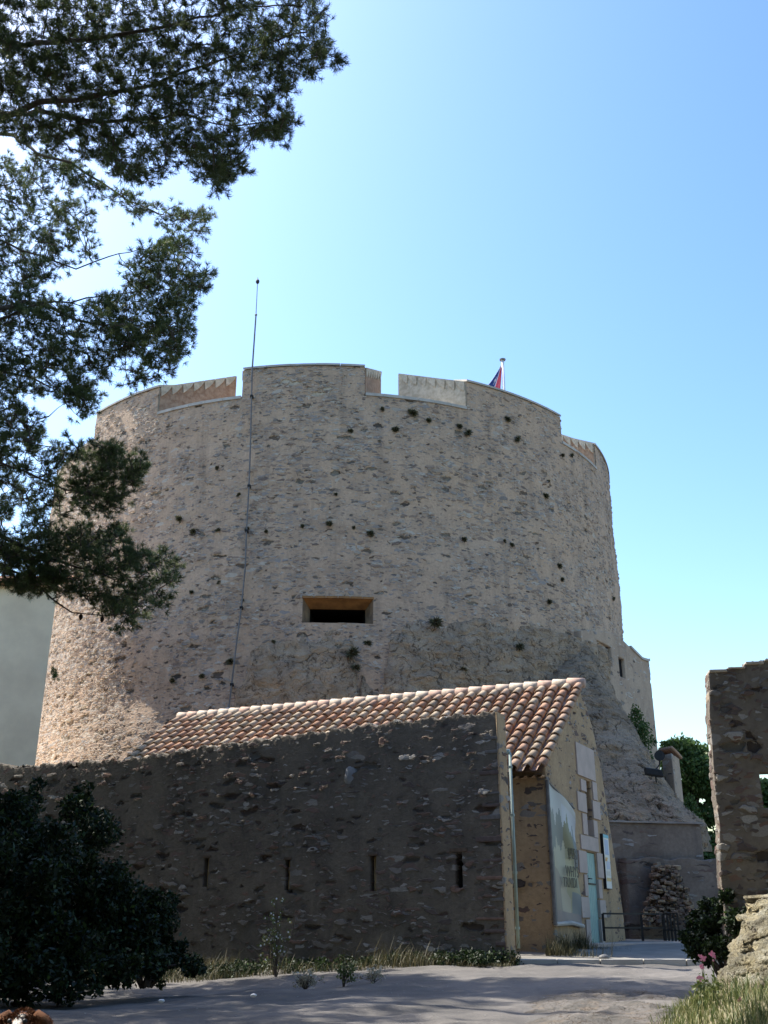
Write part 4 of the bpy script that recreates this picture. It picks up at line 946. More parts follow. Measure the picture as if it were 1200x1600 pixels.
def inpoly(x, y, poly):
    c = False; n = len(poly)
    for i in range(n):
        x1, y1 = poly[i]; x2, y2 = poly[(i+1) % n]
        if (y1 > y) != (y2 > y) and x < (x2-x1)*(y-y1)/(y2-y1)+x1: c = not c
    return c
def pine(near):
    K = .76 if near else 1.42; Q_ = K/1.42; base = np.array([-7.9, 12.6, .2]) if near else np.array([-13.4, 25.2, .2])
    o = empty('umbrella_pine', tuple(base), 'nearer pine whose dense dark top branches fill the upper left corner' if near else 'farther pine with open drooping branches hanging before the left flank of the tower', 'pine tree')
    rb = random.Random(77)
    # trunk, out of frame to the left
    tk = [base, base+[.1, 0, 5.5], base+[-.1, .1, 11], base+[-.6, 0, 17], base+[-1.3, -.2, 23], base+[-2.1, 0, 28], base+[-2.6, 0, 32]]
    tk = [base+(q-base)*(.62 if near else 1) for q in tk]
    m = MB(); m.tube(tk, [.48, .40, .36, .32, .26, .18, .08], 12); m.build('trunk', M['bark'], o, smooth=True)
    tkz = np.array([t_[2] for t_ in tk]); tkx = np.array([t_[0] for t_ in tk]); tky = np.array([t_[1] for t_ in tk])
    limbs = [
        ([(-60, 215), (0, 186), (60, 162), (150, 150), (240, 132), (330, 100), (430, 62), (480, 50)], 9, 17.0),
        ([(-60, 190), (0, 178), (80, 178), (160, 192), (280, 180), (380, 200), (440, 190)], 7, 18.2),
        ([(-60, 60), (40, 70), (150, 60), (260, 40), (380, 10), (470, 10)], 8, 16.2),
        ([(-60, 205), (20, 212), (60, 240), (110, 255), (160, 285), (200, 312), (235, 330), (275, 342), (312, 340)], 5.5, 17.4),
        ([(-60, 290), (20, 318), (55, 345), (80, 380)], 4.5, 18.5),
        ([(-60, 500), (0, 483), (40, 472), (80, 480), (120, 500), (165, 508), (210, 505), (260, 520)], 8, 17.2),
        ([(60, 474), (110, 470), (160, 462), (215, 456), (280, 450)], 4, 17.0),
        ([(-60, 560), (0, 580), (50, 590), (90, 610), (130, 625)], 5, 18.6),
        ([(-60, 700), (20, 730), (60, 745), (105, 767), (150, 770), (190, 762)], 5, 18.2),
        ([(-60, 820), (20, 845), (70, 868), (120, 885), (180, 905), (235, 900)], 6.5, 18.4),
        ([(-60, 870), (0, 885), (50, 905), (80, 935), (112, 958), (160, 963), (200, 958)], 3.6, 18.4),
        ([(-60, -60), (60, -40), (200, -60), (330, -70)], 8, 17.5),
        ([(-60, 640), (0, 650), (40, 690), (90, 700)], 4, 17.0),
        ([(-20, 370), (60, 400), (120, 420), (170, 400), (220, 390), (290, 400)], 3, 17.8),
    ]
    lp = []; lrad = []
    lsel = (0, 1, 2, 11) if near else (3, 4, 5, 6, 7, 8, 9, 10, 12, 13)
    for pts, th, Y in [limbs[q] for q in lsel]:
        Y = Y*K; W = [at(px, py, Y+.7*math.sin(px*.02+py*.013)) for px, py in pts]
        z = W[0][2]; tz = min(tk[-1][2]-.5, max(3.5, z-2.2*Q_)); start = np.array([np.interp(tz, tkz, tkx), np.interp(tz, tkz, tky), tz])
        midp = (start+W[0])/2+np.array([0, 0, .25]); full = [start, midp]+W
        # resample with wiggle
        Q = []; 
        for a, b in zip(full[:-1], full[1:]):
            k = max(2, int(np.linalg.norm(b-a)/.4))
            for i in range(k): Q.append(a+(b-a)*i/k+np.array([rb.gauss(0, .02) for _ in range(3)]))
        Q.append(full[-1]); r0 = th*Y/1500*.75; nq = len(Q)
        rad = [max(.012, r0*(1.5-1.42*(i/(nq-1))**.8)) if i else r0*1.5 for i in range(nq)]
        mb = MB(); mb.tube(Q, rad, 8); mb.build('limb', M['bark'], o, smooth=True)
        for q, r_ in list(zip(Q, rad))[2:]: lp.append(q); lrad.append(r_)
    lp = np.array(lp)
    regions = [
        ([(-90, -90), (480, -90), (500, 0), (522, 40), (518, 75), (505, 95), (478, 118), (455, 135), (448, 160), (462, 188), (448, 208), (400, 218), (385, 225), (385, 258), (345, 288), (318, 268), (290, 250), (240, 285), (205, 285), (150, 250), (90, 235), (45, 225), (0, 195), (-90, 200)], 760, (15.2, 19.5)),
        ([(500, 70), (531, 96), (500, 118), (470, 120)], 6, (16, 17)),
        ([(390, 205), (455, 190), (462, 205), (440, 225)], 6, (16, 17.5)),
        ([(300, 260), (370, 250), (350, 297), (325, 296)], 8, (16, 17.5)),
        ([(-90, 230), (0, 250), (60, 270), (110, 300), (150, 350), (140, 410), (60, 440), (-90, 450)], 120, (17, 20)),
        ([(280, 335), (325, 335), (322, 352), (300, 372), (306, 400), (322, 425), (318, 450), (300, 475), (290, 500), (296, 540), (284, 560), (240, 572), (215, 550), (170, 520), (140, 480), (190, 450), (200, 410), (230, 385), (270, 370)], 92, (16, 18.4)),
        ([(20, 225), (110, 255), (200, 305), (240, 322), (318, 330), (322, 350), (270, 352), (215, 335), (150, 300), (60, 262)], 26, (17, 18)),
        ([(60, 470), (150, 470), (230, 530), (280, 560), (245, 600), (180, 600), (120, 575), (60, 560)], 52, (16.2, 18.8)),
        ([(-90, 450), (60, 450), (90, 560), (130, 590), (160, 635), (120, 650), (70, 600), (30, 640), (75, 660), (60, 690), (-90, 700)], 165, (16.5, 19.5)),
        ([(-90, 690), (40, 680), (60, 695), (125, 690), (128, 712), (95, 745), (100, 790), (115, 815), (60, 860), (-90, 880)], 95, (17, 20.5)),
        ([(112, 735), (140, 700), (170, 694), (190, 708), (222, 715), (224, 738), (200, 775), (165, 800), (125, 800), (108, 775)], 44, (17.6, 19)),
        ([(60, 845), (110, 825), (170, 822), (208, 818), (205, 835), (190, 862), (240, 865), (278, 870), (270, 900), (255, 945), (215, 965), (185, 985), (165, 960), (130, 935), (70, 930), (10, 915), (0, 880)], 95, (17.4, 19.6)),
        ([(-90, 860), (60, 860), (90, 900), (70, 925), (30, 912), (-90, 900)], 40, (17.5, 19.5)),
        ([(-900, -700), (300, -700), (450, -90), (-90, -90), (-700, 0), (-900, 100)], 190, (15, 20)),
        ([(-700, 0), (-90, 0), (-90, 900), (-700, 900)], 240, (14, 21)),
        ([(-330, 250), (-70, 250), (-70, 960), (-330, 960)], 330, (12.5, 17.5)),
    ]
    rsel = (0, 1, 2, 3) if near else tuple(range(4, 13))+(14, 15)
    regions = [regions[q] for q in rsel]
    TP = []; TD = []; tw = MB()
    pts_ = []
    for poly, n, (y0, y1) in regions:
        xs = [p[0] for p in poly]; ys = [p[1] for p in poly]; k = 0; n = int(n*2.2)
        while k < n:
            x, y = rb.uniform(min(xs), max(xs)), rb.uniform(min(ys), max(ys))
            if not inpoly(x, y, poly): continue
            k += 1; pts_.append(at(x, y, rb.uniform(y0, y1)*K))
    pts_ = np.array(pts_)
    # grow outwards: each shoot springs from the nearest wood already there
    best = np.full(len(pts_), 1e9)
    for i0 in range(0, len(lp), 50):
        best = np.minimum(best, np.linalg.norm(pts_[:, None]-lp[None, i0:i0+50], axis=2).min(1))
    wood = np.zeros((len(lp)+len(pts_), 3)); wood[:len(lp)] = lp; nw = len(lp)
    for ii in np.argsort(best):
        c = pts_[ii]; dd = np.linalg.norm(wood[:nw]-c, axis=1)
        j = int(np.argmin(dd+.3*np.maximum(0, wood[:nw, 0]-c[0]+.1))); a = wood[j].copy(); L = np.linalg.norm(c-a); wood[nw] = c; nw += 1
        if L > 5*Q_+.5: continue
        ax = (c-a)/max(L, .01); out = ax*.7+np.array([.3, 0, 0.]); out /= np.linalg.norm(out)
        b1 = a+(c-a)*.35+np.array([rb.gauss(0, .05), rb.gauss(0, .05), rb.gauss(0, .05)-.04*L]); b2 = a+(c-a)*.7+np.array([rb.gauss(0, .04), rb.gauss(0, .04), rb.gauss(0, .04)-.03*L])
        if L > .1: tw.tube([a, b1, b2, c], [Q_*q for q in (min(.036, .015+.010*L), .014+.005*L, .012, .009)], 4, cap=False)
        ns = rb.randint(6, 9)
        for s_ in range(ns):
            d = np.array([rb.gauss(0, 1), rb.gauss(0, 1), rb.gauss(0, .7)+.15]); d /= np.linalg.norm(d); d = d+out*.6; d /= np.linalg.norm(d)
            l_ = rb.uniform(.10, .36)*Q_; e = c+d*l_
            if s_ < 5: tw.tube([c, c+d*l_*.5+np.array([0, 0, -.01]), e], [.009*Q_, .007*Q_, .005*Q_], 3, cap=False)
            TP.append(e); TD.append(d+np.array([0, 0, .35]))
    TP = np.array(TP); TD = np.array(TD); TD /= np.linalg.norm(TD, axis=1)[:, None]
    print('pine tufts', len(TP))
    tw.build('twigs', M['bark'], o)
    V, F, c = needles(TP, TD, 34, .15*Q_, .0105*Q_); mk('needles', V, F, M['pine'], o, col=c)
    for px, py, Y in () if near else ((115, 962, 18.4), (100, 952, 18.4), (165, 957, 18.4), (172, 962, 18.4), (118, 943, 18.4), (60, 948, 18.4), (250, 385, 17.5), (105, 965, 18.4)):
        cb = MB(); q = at(px, py, Y*K); q = lp[int(np.argmin(np.linalg.norm(lp-q, axis=1)))]-np.array([0, 0, .09]); cb.tube([q+np.array([0, 0, .08]), q+np.array([0, 0, .03]), q-np.array([0, 0, .04]), q-np.array([0, 0, .10])], [.016, .055, .052, .01], 7); cb.build('cone', M['bark'], o, smooth=True)
pine(True); pine(False)

def shrub(name, label, cat, base, blobs, n, size, mat, group=None, stems=5, shell=.55):
    base = np.array(base, float); o = empty(name, tuple(base), label, cat, group)
    cs = [np.array(b[:3]) for b in blobs]; rs = [b[3] for b in blobs]
    ex = []
    for q, r_ in zip(cs, rs):
        for k in range(7):
            d = rng.normal(size=3); d /= np.linalg.norm(d); ex.append((q+d*r_*rng.uniform(.5, 1.15), r_*rng.uniform(.18, .42)))
    V, F, c = leaves(cs+[e[0] for e in ex], [r_*.8 for r_ in rs]+[e[1] for e in ex], n, size, .9, shell); mk('foliage', V, F, mat, o, col=c)
    m = MB()
    for q in cs[:14]:
        m.tube([base+np.array([random.uniform(-.1, .1), random.uniform(-.1, .1), -.1]), (base+q)/2+np.array([0, 0, .1]), q], [.05, .03, .012], 5)
    m.build('stem', M['bark'], o); return o
def blobs_px(specs):
    out = []
    for px, py, Y, rpx in specs:
        p = at(px, py, Y); out.append((*p, rpx*Y/1560))
    return out
# dark shrub mass at the left
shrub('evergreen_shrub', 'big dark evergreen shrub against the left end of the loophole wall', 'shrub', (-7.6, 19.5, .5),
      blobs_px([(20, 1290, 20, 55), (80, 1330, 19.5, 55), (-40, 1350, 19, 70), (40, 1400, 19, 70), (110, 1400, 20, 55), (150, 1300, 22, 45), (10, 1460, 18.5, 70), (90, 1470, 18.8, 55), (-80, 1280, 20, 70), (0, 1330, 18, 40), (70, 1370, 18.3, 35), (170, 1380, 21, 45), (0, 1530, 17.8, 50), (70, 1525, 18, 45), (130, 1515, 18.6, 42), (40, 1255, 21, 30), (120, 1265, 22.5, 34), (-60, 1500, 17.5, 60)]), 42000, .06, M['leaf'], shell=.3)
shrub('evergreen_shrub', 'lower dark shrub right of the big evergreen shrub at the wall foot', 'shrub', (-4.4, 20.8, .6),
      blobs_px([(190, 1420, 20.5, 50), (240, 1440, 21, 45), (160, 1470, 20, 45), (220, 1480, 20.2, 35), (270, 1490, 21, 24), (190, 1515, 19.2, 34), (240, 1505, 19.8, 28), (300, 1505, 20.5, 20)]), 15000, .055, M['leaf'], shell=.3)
# bush at the right between terrace and rock
shrub('leafy_bush', 'dark bush with a few sunlit yellow leaves below the ruined wall', 'shrub', (5.35, 17.2, .5),
      blobs_px([(1095, 1480, 17.5, 28), (1115, 1455, 17.6, 30), (1090, 1440, 17.8, 20), (1130, 1480, 17, 24), (1105, 1415, 17.8, 16), (1128, 1425, 17.4, 18), (1135, 1400, 17, 14), (1075, 1462, 17.7, 12), (1150, 1440, 16.8, 24)]), 6500, .045, M['leaf'], shell=.3)
# trees behind
def tree(label, base, blobs, n, size, group=None):
    base = np.array(base); o = empty('broadleaf_tree', tuple(base), label, 'tree', 'trees behind the fortress')
    cs = [np.array(b[:3]) for b in blobs]; rs = [b[3] for b in blobs]; V, F, c = leaves(cs, rs, n, size, .85, .5); mk('crown', V, F, M['oak'], o, col=c)
    m = MB(); top = cs[0]
    m.tube([base, base*.5+top*.5+np.array([.2, 0, -1]), top], [.4, .25, .08], 8)
    for q in cs[1:]: m.tube([base*.45+top*.55, (base+top)/4+q/2+np.array([0, 0, .2]), q], [.16, .09, .03], 6)
    m.build('trunk', M['bark'], o, smooth=True)
p = at(1075, 1400, 62)
tree('tall green tree between the turret and the pale post', (p[0], 62, 1.6), blobs_px([(1068, 1182, 62, 32), (1050, 1172, 62, 18), (1045, 1195, 63, 16), (1090, 1205, 61, 26), (1108, 1192, 62, 30), (1100, 1225, 61, 22), (1075, 1235, 62, 20), (1120, 1240, 61, 20), (1085, 1265, 62, 14), (1110, 1275, 61, 18), (1080, 1300, 61, 12), (1118, 1310, 62, 14), (1130, 1215, 62, 20)]), 16000, .16)
p = at(1115, 1400, 56)
tree('lower dark tree at the foot of the tall green tree', (p[0], 56, 1.6), blobs_px([(1108, 1345, 56, 20), (1120, 1320, 56, 16), (1105, 1380, 55, 22), (1125, 1385, 55, 22), (1120, 1410, 55, 18), (1095, 1395, 56, 12)]), 8000, .15)
p = at(1195, 1400, 58)
tree('green tree seen through the square opening of the ruin', (p[0], 58, 1.6), blobs_px([(1195, 1240, 58, 24), (1215, 1255, 58, 26), (1190, 1275, 58, 26), (1240, 1235, 58, 30), (1165, 1290, 58, 24), (1205, 1300, 58, 30), (1180, 1330, 58, 26)]), 10000, .16)

# unseen trees added around the camera and left of frame to shade the foreground
for (x, y, r_, lab) in ((-13, 6, 4.6, 'big added shade tree left of the path, beyond the picture edge'), (-6, -6, 5, 'big added shade tree behind the viewer on the left'), (5, -8, 5, 'big added shade tree behind the viewer on the right'), (14, 1, 4.6, 'big added shade tree right of the viewer'), (-19, 15, 4.8, 'added shade tree standing left of the pine, outside the picture')):
    bl = []
    for k in range(16):
        a = random.uniform(0, 6.28); q = random.uniform(.1, 1)*r_; bl.append((x+math.cos(a)*q, y+math.sin(a)*q, 8+random.uniform(-5.2, 4.5)*(1-.3*q/r_), random.uniform(1.5, 2.5)))
    o = tree(lab, (x, y, .03*y-.1), bl, 4500, .3)
for (x, y, lab) in ((-7.5, 1.0, 'tall added shade tree with a flat canopy spread over the viewer, left trunk'), (7.5, .5, 'tall added shade tree with a flat canopy spread over the viewer, right trunk')):
    bl = [(x, y, 16, 2.5)]
    while len(bl) < 44:
        q = (x*.75+random.uniform(-6.5, 6.5), random.uniform(-5, 8.5)); bl.append((q[0], q[1], max(15.2, 2.6+1.22*(q[1]+2)+2.2)+random.uniform(0, 2.5), random.uniform(1.4, 2.2)))
    tree(lab, (x, y, 0), bl, 12000, .34)
for (x, y, lab) in ((-24, -2, 'wide added shade tree far left behind the viewer'), (-14, -11, 'wide added shade tree at the back left of the others'), (-3, -15, 'wide added shade tree at the very back of the others'), (9, -14, 'wide added shade tree at the back right of the others'), (20, -7, 'wide added shade tree far right behind the viewer'), (24, 6, 'wide added shade tree far right beside the viewer')):
    bl = []
    for k in range(26):
        a = random.uniform(0, 6.28); q = random.uniform(.1, 1)*6.5; bl.append((x+math.cos(a)*q, y+math.sin(a)*q, 9+random.uniform(-7, 7)*(1-.3*q/6.5), random.uniform(1.8, 3.2)))
    tree(lab, (x, y, -.1), bl, 6000, .5)
for (x, y, r_, lab) in ((-13.6, 20.5, 4.2, 'dense added shade tree left of the dark shrubs, outside the picture'), (-17.0, 27.5, 3.2, 'dense added shade tree at the left end of the loophole wall, outside the picture'), (-15.5, 12, 4.8, 'added shade tree close left of the picture edge beside the path')):
    bl = []
    for k in range(18):
        a = random.uniform(0, 6.28); q = random.uniform(.1, 1)*r_; bl.append((x+math.cos(a)*q, y+math.sin(a)*q, 6.5+random.uniform(-5.2, 5), random.uniform(1.4, 2.3)))
    tree(lab, (x, y, .03*y-.1), bl, 9000, .25)
# wall plants on the tower
def tuft_mesh():
    n = 190; d = rng.normal(size=(n, 3)); d[:, 1] = -abs(d[:, 1]); d /= np.linalg.norm(d, axis=1)[:, None]; d[:, 2] = d[:, 2]*.85-.12
    p = d*rng.uniform(.06, .24, (n, 1)); s = np.cross(d, rng.normal(size=(n, 3))); s /= np.linalg.norm(s, axis=1)[:, None]; s *= .6
    V = np.stack([p*.2, p*.7-s*.045, p*1.25, p*.7+s*.045], 1).reshape(-1, 3); c = np.repeat(rng.uniform(0, 1, n), 4)
    return V, np.arange(4*n).reshape(n, 4), np.stack([c, c, c], 1)
tufts = [(645, 645, 1.3, 'bushy green tuft under the middle embrasure sill'), (597, 639, .8, 'small tuft left below the middle embrasure'), (618, 671, 1.2, 'dark tuft below the bushy one under the middle embrasure'), (548, 673, .7, None), (592, 690, .7, None),
         (718, 666, .9, 'left tuft of the trailing row under the right merlon'), (731, 676, 1.1, 'long hanging tuft at the top of a dark streak'), (793, 655, .9, 'tuft high under the right merlon coping'), (808, 686, 1.0, 'right tuft of the row under the right merlon'),
         (670, 657, .9, 'pale brushy tuft between the two embrasure tufts'), (852, 775, 1.1, 'dark tuft low on the right flank of the tower'), (856, 752, .7, None), (879, 711, .7, None), (893, 711, .7, None), (340, 731, .7, None), (341, 828, .7, None),
         (281, 810, 1.0, 'pale green tuft on the left flank of the tower'), (302, 830, .9, 'tuft beside a pale stone on the left flank'), (373, 773, .6, None), (416, 830, .7, None), (473, 822, .8, None), (515, 818, 1.1, 'round tuft above the gun slit'), (579, 833, 1.0, 'tuft up to the right of the gun slit'), (553, 824, .6, None),
         (725, 843, 1.1, 'grey tuft hanging from a hole right of the gun slit'), (677, 975, 1.8, 'large dark tuft at the top of the grey bedrock'), (550, 1022, 1.8, 'wide tuft in the cleft of the bedrock below the gun slit'), (574, 1007, 1.0, 'small tuft over the cleft in the bedrock'), (556, 1045, 1.1, 'lowest tuft in the bedrock cleft'), (720, 1048, .9, 'lone tuft on the grey bedrock slab'),
         (360, 1033, .9, 'tuft just left of the lightning cable'), (316, 1056, .7, None), (270, 1063, .9, 'bright green tuft at the foot of the left flank'), (806, 1012, 1.1, 'tuft right on the bedrock near the roof ridge'), (874, 884, .8, None), (878, 905, .7, None), (858, 940, .9, 'tuft on the lip where the rock spur starts'), (380, 938, .6, None), (386, 826, .7, None), (788, 845, .6, None), (800, 851, .6, None), (300, 925, .6, None), (342, 910, .6, None), (525, 772, .6, None), (430, 1005, .6, None), (958, 935, .7, None)]
V, F, c = tuft_mesh(); proto = None
for px, py, s_, lab in tufts:
    a, z = thit(px, py, TR+.05); rr = TR+.05+float(flare(z)*fmul(a)); a, z = thit(px, py, rr); p_ = tp(a, z, rr+(.25 if (py > 960 and px > 380) else 0))
    if proto is None: ob = mk('wall_plant', V, F, M['tuft'], origin=(0, 0, 0), col=c); proto = ob
    else: ob = proto.copy(); C.objects.link(ob)
    ob.location = p_; s_ *= .78; ob.rotation_euler = (0, random.uniform(-.7, .7), -R(a)); ob.scale = (s_*random.uniform(.7, 1.3), s_, s_*random.uniform(.85, 1.2))
    tag(ob, lab or 'tiny dry tuft rooted in the bare masonry of the tower face', 'wall plant', 'tufts growing on the tower')
# plants on the wing wall
V, F, c = leaves([np.array(q) for q in ((0, 0, 0), (.15, -.05, -.18), (-.1, 0, -.25), (.05, -.08, .15), (.2, -.05, -.42))], [.2, .14, .13, .12, .1], 900, .035, 1, .2); proto2 = None
for px, py, Y, s_, lab in ((995, 1125, 45.5, 2.6, 'long green growth in the gap between rock spur and lower wall'), (1003, 1150, 44.8, 2.2, 'lower growth between rock spur and lower wall'), (970, 1090, 49, 1.2, 'small tuft under the lower wall windows'), (955, 1050, 48.5, 1.3, 'tuft below the left window of the lower wall'), (1078, 1270, 40, 2.6, 'dry pale bush on the end of the rock spur'), (84, 1050, 37.0, .9, 'plant hanging from the corner of the rendered building')):
    if proto2 is None: ob = mk('wall_shrub', V, F, M['oak'], origin=(0, 0, 0), col=c); proto2 = ob
    else: ob = proto2.copy(); C.objects.link(ob)
    ob.location = at(px, py, Y-.2); s_ *= .8; ob.rotation_euler = (0, random.uniform(-.5, .3), random.uniform(-.3, .3)); ob.scale = (s_*.8, s_*.8, s_*1.2); tag(ob, lab, 'wall shrub', 'shrubs rooted in the lower walls')

# grass verge below the loophole wall: stuff
def verge():
    P = []
    while len(P) < 16000:
        s_ = random.uniform(-.3, 14); t_ = random.random()**1.6*(.9+.42*max(0, s_-1)); q = W0-UX*s_-UF*t_
        dens = vnoise(np.array([[q[0]*.9, q[1]*.9, 0]]), 4)[0]
        if dens < random.uniform(-1.0, .5): continue
        P.append((q[0], q[1], gz(*q)-.02))
    h = rng.uniform(.06, .55, len(P))*np.clip(.55+.9*vnoise(np.array(P)*1.3, 12), .15, 1.6)
    h = h*(1+.5*(rng.random(len(P)) < .06))
    tag(blades('verge_grass', P, h, .013, M['verge'], origin=(0, 22, 0), lean=.9), 'rough grass and weeds along the foot of the loophole wall', 'grass', kind='stuff')
    cs = []; rs = []
    for k in range(230):
        s_ = random.uniform(-.2, 13.5); t_ = random.random()**1.5*(.7+.38*max(0, s_-1)); q = W0-UX*s_-UF*(t_+.08); r_ = random.uniform(.07, .26); cs.append(np.array([q[0], q[1], float(gz(*q))+r_*.5])); rs.append(r_)
    V, F, c = leaves(cs, rs, 16000, .045, .8, .2); tag(mk('verge_weeds', V, F, M['leaf'], origin=(0, 22, 0), col=c), 'low dark leafy weeds crowding the foot of the loophole wall', 'weeds', kind='stuff')
    P = [];
    while len(P) < 3500:
        s_ = random.uniform(-.9, 2.2); t_ = random.uniform(.1, 1.6)*random.random(); q = C1+UF*s_+UX*(.05+t_)
        P.append((q[0], q[1], gz(*q)-.05))
    h = rng.uniform(.06, .6, len(P))*np.clip(.5+1.1*vnoise(np.array(P)*1.6, 13), .1, 1.5); tag(blades('facade_weeds', P, h, .015, M['verge'], origin=(5, 28, 0), lean=.6), 'green weeds below the banner on the gatehouse facade', 'weeds', kind='stuff')
verge()
def weed(px, py, Y, hpx, label, mat, nst=9, head=True, spread=.3):
    b = at(px, py, Y); b[2] = gz(b[0], b[1])-.02; H = hpx*Y/1560; o = empty('tall_weed', tuple(b), label, 'weed'); m = MB(); hd = MB(); rb = random.Random(px); lf = []; 
    for i in range(nst):
        a = rb.uniform(0, 6.28); l_ = rb.uniform(.5, 1)*H; r_ = rb.uniform(0, spread)*H; d = np.array([math.cos(a)*r_, math.sin(a)*r_, l_]); m.tube([b, b+d*.5+np.array([0, 0, .05]), b+d], [.012, .008, .004], 4)
        for k in range(5):
            q = b+d*rb.uniform(.3, 1)
            e = q+np.array([rb.gauss(0, .08), rb.gauss(0, .08), rb.uniform(.03, .14)]); m.tube([q, e], [.004, .003], 3)
            if head: hd.ball(e, rb.uniform(.012, .026), 5, 4)
            lf.append(e)
    m.build('stalks', M['bark'], o)
    if head: hd.build('seed_heads', M['white'], o)
    V, F, c = leaves([q for q in lf], [.07]*len(lf), nst*45, .035, 1, .1); mk('leaves', V, F, mat, o, col=c)
weed(432, 1500, 24.6, 105, 'tall dry weed with pale seed heads before the wall', M['grass'], 12, True)
weed(537, 1526, 20.6, 32, 'small bright green weed sprouting at the verge edge', M['grass'], 6, False)
weed(583, 1526, 20.8, 22, 'little pale sprig at the right of the verge edge', M['dry'], 5, False, .5)
weed(478, 1516, 20.8, 16, 'low flat pale plant lying at the verge edge', M['dry'], 8, False, 1.4)
# a few pale stones on the path
for px, py, lab in ((252, 1566, 'pale pebble on the shaded path at left'), (396, 1557, 'small pale stone in the middle of the path'), (944, 1499, 'dark round stone sitting on the terrace kerb')):
    Y = 25.45 if px > 900 else 1.5/(.03-(ray(px, py)[2]/ray(px, py)[1])); 
    p_ = at(px, py, Y); m = MB(); s_ = .13 if px > 900 else .05; m.ball(p_+np.array([0, 0, s_*.3]), (s_, s_*.7, s_*.55), 9, 6, jit=.08); tag(m.build('loose_stone', M['cable'] if px > 900 else M['white'], smooth=True), lab, 'stone')

# ------------------------------------------------------------------ mound at the lower right: grass slope, rock, ledges, flowers
def mound_h(x, y):
    # height above path of the grassy bank
    d = x-(.262*y-.55+.0*y); f = np.clip(d/1.3, 0, 1); f = f*f*(3-2*f)
    return f*(.42+.05*d)*np.clip((y-5)/4, 0, 1)*np.clip((16.5-y)/2.2, 0, 1)
def mound():
    xs = np.arange(1.5, 9.5, .07); ys = np.arange(6.5, 17, .07); X, Y = np.meshgrid(xs, ys); P = np.stack([X.ravel(), Y.ravel(), 0*X.ravel()], 1)
    h = mound_h(P[:, 0], P[:, 1]); P[:, 2] = .03*P[:, 1]-.09+h*1.15+.05*fbm(P*1.3, 3, 14)*(h > .02)
    I = np.arange(X.size).reshape(X.shape); F = np.stack([I[:-1, :-1].ravel(), I[:-1, 1:].ravel(), I[1:, 1:].ravel(), I[1:, :-1].ravel()], 1)
    keep = (h.reshape(X.shape)[:-1, :-1] > .001).ravel()
    tag(mk('grass_bank', P, F[keep], plain('bank soil', (.24, .20, .13), (.16, .15, .08), 3, bump=.02), st=P, smooth=True), kind='structure')
    G = []; hh = []
    while len(G) < 20000:
        x, y = random.uniform(2, 8), random.uniform(8.5, 15.5); h_ = float(mound_h(np.array([x]), np.array([y]))[0])
        if h_ < .02: continue
        nz = vnoise(np.array([[x*1.5, y*1.5, 0]]), 6)[0]
        if nz < random.uniform(-1.3, .2): continue
        G.append((x, y, .03*y-.1+h_*1.15)); hh.append(random.uniform(.05, .20)*(1+.5*nz))
    tag(blades('bank_grass', G, np.array(hh), .011, M['grass'], origin=(4, 12, 0), lean=.9), 'sunlit green and straw coloured grass on the bank at lower right', 'grass', kind='stuff')
mound()
def boulder():
    # lichened outcrop: rows from its foot to its crest, given real depth
    lef = [(1128, 1560), (1136, 1530), (1141, 1505), (1149, 1480), (1158, 1455), (1166, 1434), (1178, 1418), (1195, 1406), (1215, 1396)]
    nv, nu = 130, 150; V = []
    ly = [p[1] for p in lef]; lx = [p[0] for p in lef]
    for j in range(nv):
        y = 1580-(1580-1394)*j/(nv-1); xl = np.interp(y, ly[::-1], lx[::-1]); Yb = 12.6+1.9*(1580-y)/190
        for i in range(nu):
            f = i/(nu-1)
            if f < .25: g = f/.25; px = xl+3*(1-g)-0; Y = Yb+2.2*(1-g)**1.2; px = xl+(1-math.sin(g*math.pi/2))*0
            else: g = (f-.25)/.75; px = xl+190*g; Y = Yb-.55*math.sin(g*2.2)
            V.append(at(px, y, Y))
    for i in range(nu):   # crest runs back
        a = V[(nv-1)*nu+i]; V.append(a+np.array([0, 1.6, -.1]))
    nv += 1; V = np.array(V); n = fbm(V*np.array([1.1, 1.1, 1.4]), 5, 55)
    rg = 1-2*abs(fbm(V*np.array([1.3, 1.3, 2.4]), 4, 66)); V[:, 1] += -.16*n-.13*rg; V[:, 0] += .07*n+.04*rg; V[:, 2] += .09*fbm(V*1.7, 3, 60)
    I = np.arange(nv*nu).reshape(nv, nu); F = np.stack([I[:-1, :-1].ravel(), I[:-1, 1:].ravel(), I[1:, 1:].ravel(), I[1:, :-1].ravel()], 1)
    tag(mk('rock_outcrop', V, F, M['mound'], st=V[:, [0, 2, 1]], smooth=True), kind='structure')
    # low rock strata breaking through the path edge
    xs = np.arange(.6, 5.6, .045); ys = np.arange(13.2, 19.2, .045); X, Y = np.meshgrid(xs, ys); P = np.stack([X.ravel(), Y.ravel(), 0*X.ravel()], 1)
    wv = P[:, 1]*1.25+P[:, 0]*.35+.55*fbm(P*np.array([.5, .9, 1]), 3, 91); fr = wv-np.floor(wv); st_ = fr**2.2*.17
    cx = .185*P[:, 1]+.35; e = np.exp(-((P[:, 0]-cx)/1.25)**4)*np.clip((P[:, 1]-13.2)/.8, 0, 1)*np.clip((19-P[:, 1])/1.4, 0, 1)
    P[:, 2] = gz(P[:, 0], P[:, 1])-.02*np.clip((P[:, 1]-20)/3, 0, 1)+(-.10+e*(.085+st_*.6+.03*fbm(P*2.5, 3, 4)))
    I = np.arange(X.size).reshape(X.shape); F = np.stack([I[:-1, :-1].ravel(), I[:-1, 1:].ravel(), I[1:, 1:].ravel(), I[1:, :-1].ravel()], 1)
    tag(mk('rock_ledges', P, F, rockmat('path rock', (.16, .145, .13), (.105, .098, .088), (.17, .14, .11), h=.06, scale=2), st=P, smooth=True), kind='structure')
boulder()
